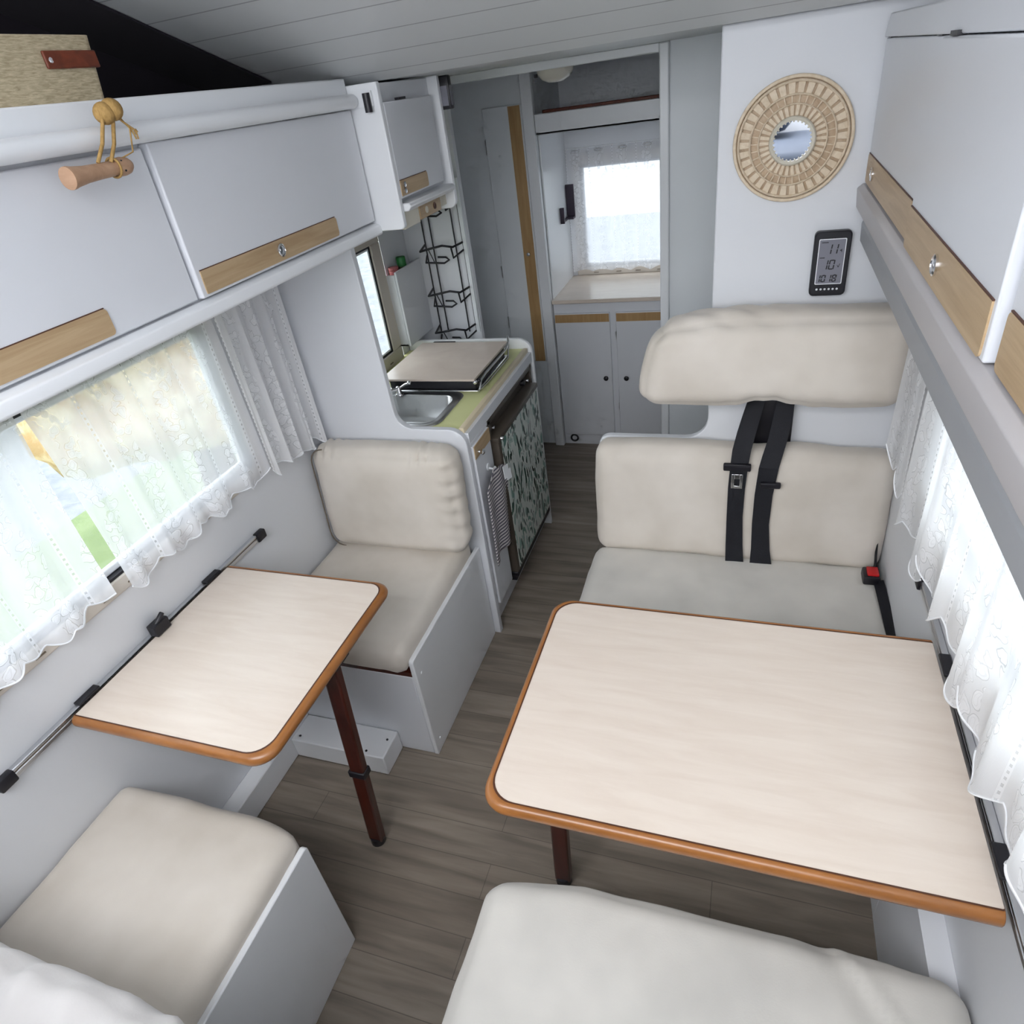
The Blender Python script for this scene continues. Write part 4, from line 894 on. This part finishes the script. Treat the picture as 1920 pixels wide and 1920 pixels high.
t = thing('weather_station', 'black digital weather station with grey display below the rattan mirror', 'thermometer', (.188, 1.984, 1.27))
X0, X1, Z0, Z1 = .143, .231, 1.266, 1.430
bm = BM(); prism(bm, rr(X0, X1, Z0, Z1, .012), 'y', 1.962, 1.984); part('case', bm, 'black', t, bevel=.003)
bm = BM(); prism(bm, rr(X0+.0115, X1-.0115, 1.297, 1.412, .003), 'y', 1.9612, 1.962); part('bezel', bm, 'whiter', t)
bm = BM(); prism(bm, rr(X0+.0135, X1-.0135, 1.299, 1.410, .002), 'y', 1.9606, 1.9612); s_ = part('display', bm, 'screen', t)
SEG = {'0': 'abcdef', '1': 'bc', '8': 'abcdefg'}
def digit(bm, ch, x, z, w_, h, th):
    sl = .12
    def q(xa, za, xb, zb):
        pts = [(xa, za), (xb, za), (xb, zb), (xa, zb)]
        vs = [bm.verts.new((x+px+sl*pz, 1.9602, z+pz)) for px, pz in pts]; vt = [bm.verts.new((v.co.x, 1.9606, v.co.z)) for v in vs]
        bm.faces.new(vs); bm.faces.new(vt[::-1])
        for i in range(4): bm.faces.new((vs[i], vt[i], vt[(i+1) % 4], vs[(i+1) % 4]))
    g = th*.35
    S = {'a': (th, h-th, w_-th, h), 'd': (th, 0, w_-th, th), 'g': (th, h/2-th/2, w_-th, h/2+th/2), 'b': (w_-th, h/2+g, w_, h-g), 'c': (w_-th, g, w_, h/2-g), 'f': (0, h/2+g, th, h-g), 'e': (0, g, th, h/2-g)}
    for s in SEG[ch]: q(*S[s])
bm = BM()
for ch, x, z, w_, h in (('1', .1735, 1.374, .012, .025), ('1', .1880, 1.374, .012, .025), ('1', .1690, 1.335, .011, .025), ('0', .1820, 1.335, .014, .025), ('1', .1590, 1.303, .007, .019), ('0', .1675, 1.303, .011, .019), ('1', .1850, 1.303, .007, .019), ('8', .1935, 1.303, .011, .019)):
    digit(bm, ch, x, z, w_, h, .003)
for x, z, w_ in ((.161, 1.4025, .016), (.160, 1.3645, .012)): box(bm, x, x+w_, 1.9602, 1.9606, z, z+.002)
box(bm, .2065, .2095, 1.9602, 1.9606, 1.381, 1.384); box(bm, .2095, .211, 1.9602, 1.9606, 1.378, 1.386)
obox(bm, (.2030, 1.9602, 1.346), (.0015, 0, 0), (0, .0004, 0), (.003, 0, -.006)); obox(bm, (.2060, 1.9602, 1.340), (.0015, 0, 0), (0, .0004, 0), (.003, 0, .009))
part('digits', bm, 'black', s_)
for k in range(6):
    bm = BM(); lathe(bm, [(.0, 0), (.0029, 0), (.0024, .0012), (0, .0013)], (.1615+k*.0098, 1.962, 1.284), (0, -1, 0), 12); part('button', bm, 'whiter', t)

# ------------------------------------------------------------------ right overhead locker
t = thing('overhead_locker', 'long white overhead locker on the right above the lace curtains, oak grip strips', 'locker', (.33, 1.2, 1.48))
bm = BM(); box(bm, .262, XR, .30, 1.983, 1.478, 1.50); box(bm, .262, .275, .30, 1.983, 1.50, 1.84); box(bm, .275, XR, .30, .318, 1.50, 1.84); box(bm, .275, XR, .30, 1.983, 1.84, 1.855); part('body', bm, 'white', t, bevel=.002)
bm = BM(); prism(bm, rounded([(.262, 1.478, 0), (.232, 1.478, .004), (.228, 1.524, .004), (.240, 1.534, .003), (.262, 1.534, 0)], 3), 'y', .30, 1.983); part('bottom_rail', bm, 'taupe', t, smooth=40)
bm = BM(); prism(bm, rounded([(.30, 1.872, 0), (1.93, 1.872, 0), (1.975, 1.835, 0), (1.983, 1.830, 0), (.30, 1.830, 0)]), 'x', .240, .262); part('fascia', bm, 'white', t, bevel=.003)
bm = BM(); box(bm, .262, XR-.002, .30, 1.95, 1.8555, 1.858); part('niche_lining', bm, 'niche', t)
locker_door(t, 1.350, 1.972, 1.538, 1.828, .244, .016, (1.350, 1.968), -1, 1.86, (1.38, 1.92), zs=.062, z_in=.002)
locker_door(t, .790, 1.315, 1.538, 1.828, .236, .026, (.800, 1.312), -1, 1.065, (1.24,), zs=.062, z_in=.002)
locker_door(t, .32, .775, 1.538, 1.828, .244, .016, (.33, .770), -1, .55, (.70,), zs=.062, z_in=.002)
t = thing('pelmet', 'grey-white pelmet strip hanging below the right locker above the lace curtains', 'pelmet', (.27, 1.2, 1.40))
bm = BM(); prism(bm, rounded([(.262, 1.477, 0), (.250, 1.440, .003), (.252, 1.398, .004), (.262, 1.392, .003), (.268, 1.40, 0), (.275, 1.477, 0)], 3), 'y', .30, 1.983); part('strip', bm, 'pelmet', t, smooth=40)
bm = BM(); box(bm, .276, XR, .30, 1.983, 1.466, 1.4775); part('underside', bm, 'pelmet', t)
bm = BM(); box(bm, .262, .266, 1.975, 1.9835, 1.458, 1.466); part('screw', bm, 'black', t)

# ------------------------------------------------------------------ curtains
def curtain(label, xc, s, y0f, y1f, zt, zb, folds, amp, mat='lace', u0=0, group=None, scal=.012, nsc=9, drift=0, nu=140, nv=50, w_scale=1.0, rail=None):
    """vertical lace panel near plane x=xc; y0f, y1f: edges as functions of t (0 top, 1 bottom)"""
    L0 = abs(y1f(0)-y0f(0))
    def f(u, t):
        y = y0f(t)+(y1f(t)-y0f(t))*u
        ph = u*folds*2*PI; a = amp*(.45+.55*t)
        x = xc+s*(a*math.sin(ph)+.35*a*math.sin(2.3*ph+1.1+t))
        b = zb(u) if callable(zb) else zb
        z = zt+(b-zt)*t
        if t > .93: z -= (t-.93)/.07*scal*abs(math.sin(u*nsc*PI))
        return (x, y+.3*amp*math.cos(ph)*t, z)
    H = zt-(zb(.5) if callable(zb) else zb)
    bm = sheet(f, nu, nv, lambda a, b: (u0+a*L0*w_scale, b*H))
    t = thing('curtain', label, 'curtain', (xc, y0f(1), zb(.5) if callable(zb) else zb), group)
    part('lace', bm, mat, t)
    bm = BM()   # scalloped hem
    pts = [Vector(f(i/160, 1)) for i in range(161)]
    tube(bm, pts, .0022, 5); part('hem', bm, 'lace2' if False else 'whiter', t, smooth=60)
    return t
def lin(a, b, sag=0): return lambda t: a+(b-a)*t+sag*math.sin(t*PI)
curtain('wide lace panel over the far half of the dinette window, beside the open gap', -1.412, 1, lin(.862, .892, .006), lin(1.462, 1.470), 1.47, lambda u: .928-.012*math.sin(u*23), 5.2, .010, nsc=11, scal=.010, u0=.03)
curtain('lace panel over the near half of the dinette window, at the left edge', -1.412, 1, lin(.30, .30), lin(.852, .846, -.006), 1.47, lambda u: .948-.010*math.sin(u*19), 4.2, .010, nsc=9, scal=.012, u0=.7)
curtain('bunched lace panel hanging beside the dinette window next to the divider', -1.405, 1, lin(1.468, 1.472), lin(1.782, 1.780), 1.50, lambda u: .925-.035*u-.012*math.sin(u*21), 4.6, .018, mat='lace2', nsc=6, scal=.012, w_scale=1.6)
# curtain wire for left
bm = BM(); tube(bm, [(-1.412, .28, 1.468), (-1.412, 1.80, 1.478)], .003, 8); tag(obj('curtain_rod', bm, 'whiter'), 'thin white rod carrying the dinette curtains under the left locker', 'rod')
lab = ['far end lace panel on the right, hanging against the plain wall by the bench', 'second lace panel from the partition on the right-hand window', 'middle lace panel of the right-hand window above the large table', 'near lace panel of the right-hand window, cut by the right picture edge']
for k, (a, b, zt_, zb_) in enumerate(((1.60, 1.80, 1.46, .895), (1.30, 1.61, 1.46, .865), (.93, 1.31, 1.46, .885), (.42, .94, 1.46, .885))):
    curtain(lab[k], .385, -1, lin(a, a-.01), lin(b, b+.01), zt_, (lambda zz: (lambda u: zz-.018*math.sin(u*9+1)))(zb_), (1.2, 1.7, 2.2, 3.2)[k], .013, mat='lace2', nsc=(3, 3, 4, 5)[k], scal=.03, w_scale=1.4, u0=k*.4, nu=100)
bm = BM(); tube(bm, [(.385, .40, 1.458), (.385, 1.83, 1.463)], .003, 8); tag(obj('curtain_rod', bm, 'whiter'), 'thin white rod carrying the right-hand lace curtains behind the pelmet', 'rod')
# rear window curtain, hangs in the plane y = 3.86
def rc(u, t):
    x = -.985+u*.66; ph = u*5*2*PI
    z = 1.515+(.895-1.515)*t
    if t > .9: z += (t-.9)/.1*.016*abs(math.sin(u*6*PI))*(1)-.01*(t-.9)/.1
    return (x, 3.862-.012*math.sin(ph)*(.5+.5*t)-.006, z)
t = thing('curtain', 'lace curtain with fan motifs over the rear window', 'curtain', (-.65, 3.86, .9))
part('lace', sheet(rc, 110, 40, lambda a, b: (a*.8, b*.62)), 'lace', t)
bm = BM(); tube(bm, [(-.985, 3.862, 1.517), (-.325, 3.862, 1.517)], .003, 8); part('rod', bm, 'whiter', t)
for k in range(5):
    bm = BM(); x = -.93+k*.125; tube(bm, [(x+.022*math.cos(a), 3.848, 1.502+.007*math.sin(a)) for a in [j*2*PI/16 for j in range(16)]], .002, 6, closed=True); part('ring', bm, 'steel', t)

# ------------------------------------------------------------------ alcove bed behind the viewpoint (seen in the mirror)
tag(obj('mattress', cushion(-1.40, .40, -1.25, -.10, 1.16, 1.36, .05, .01, seed=11, step=.05), 'bedding', smooth=60), 'blue-grey alcove mattress reflected in the rattan mirror', 'mattress')
bm = BM(); box(bm, XL+.003, XR-.003, -1.296, -.08, 1.13, 1.155); struct('trim_5', bm, 'white')
tag(obj('pillow', cushion(-.45, .15, -1.22, -.80, 1.41, 1.55, .06, .02, seed=12, step=.03, nz=.01), 'bedding', smooth=60), 'grey-blue pillow on the alcove mattress, reflected in the mirror', 'pillow')
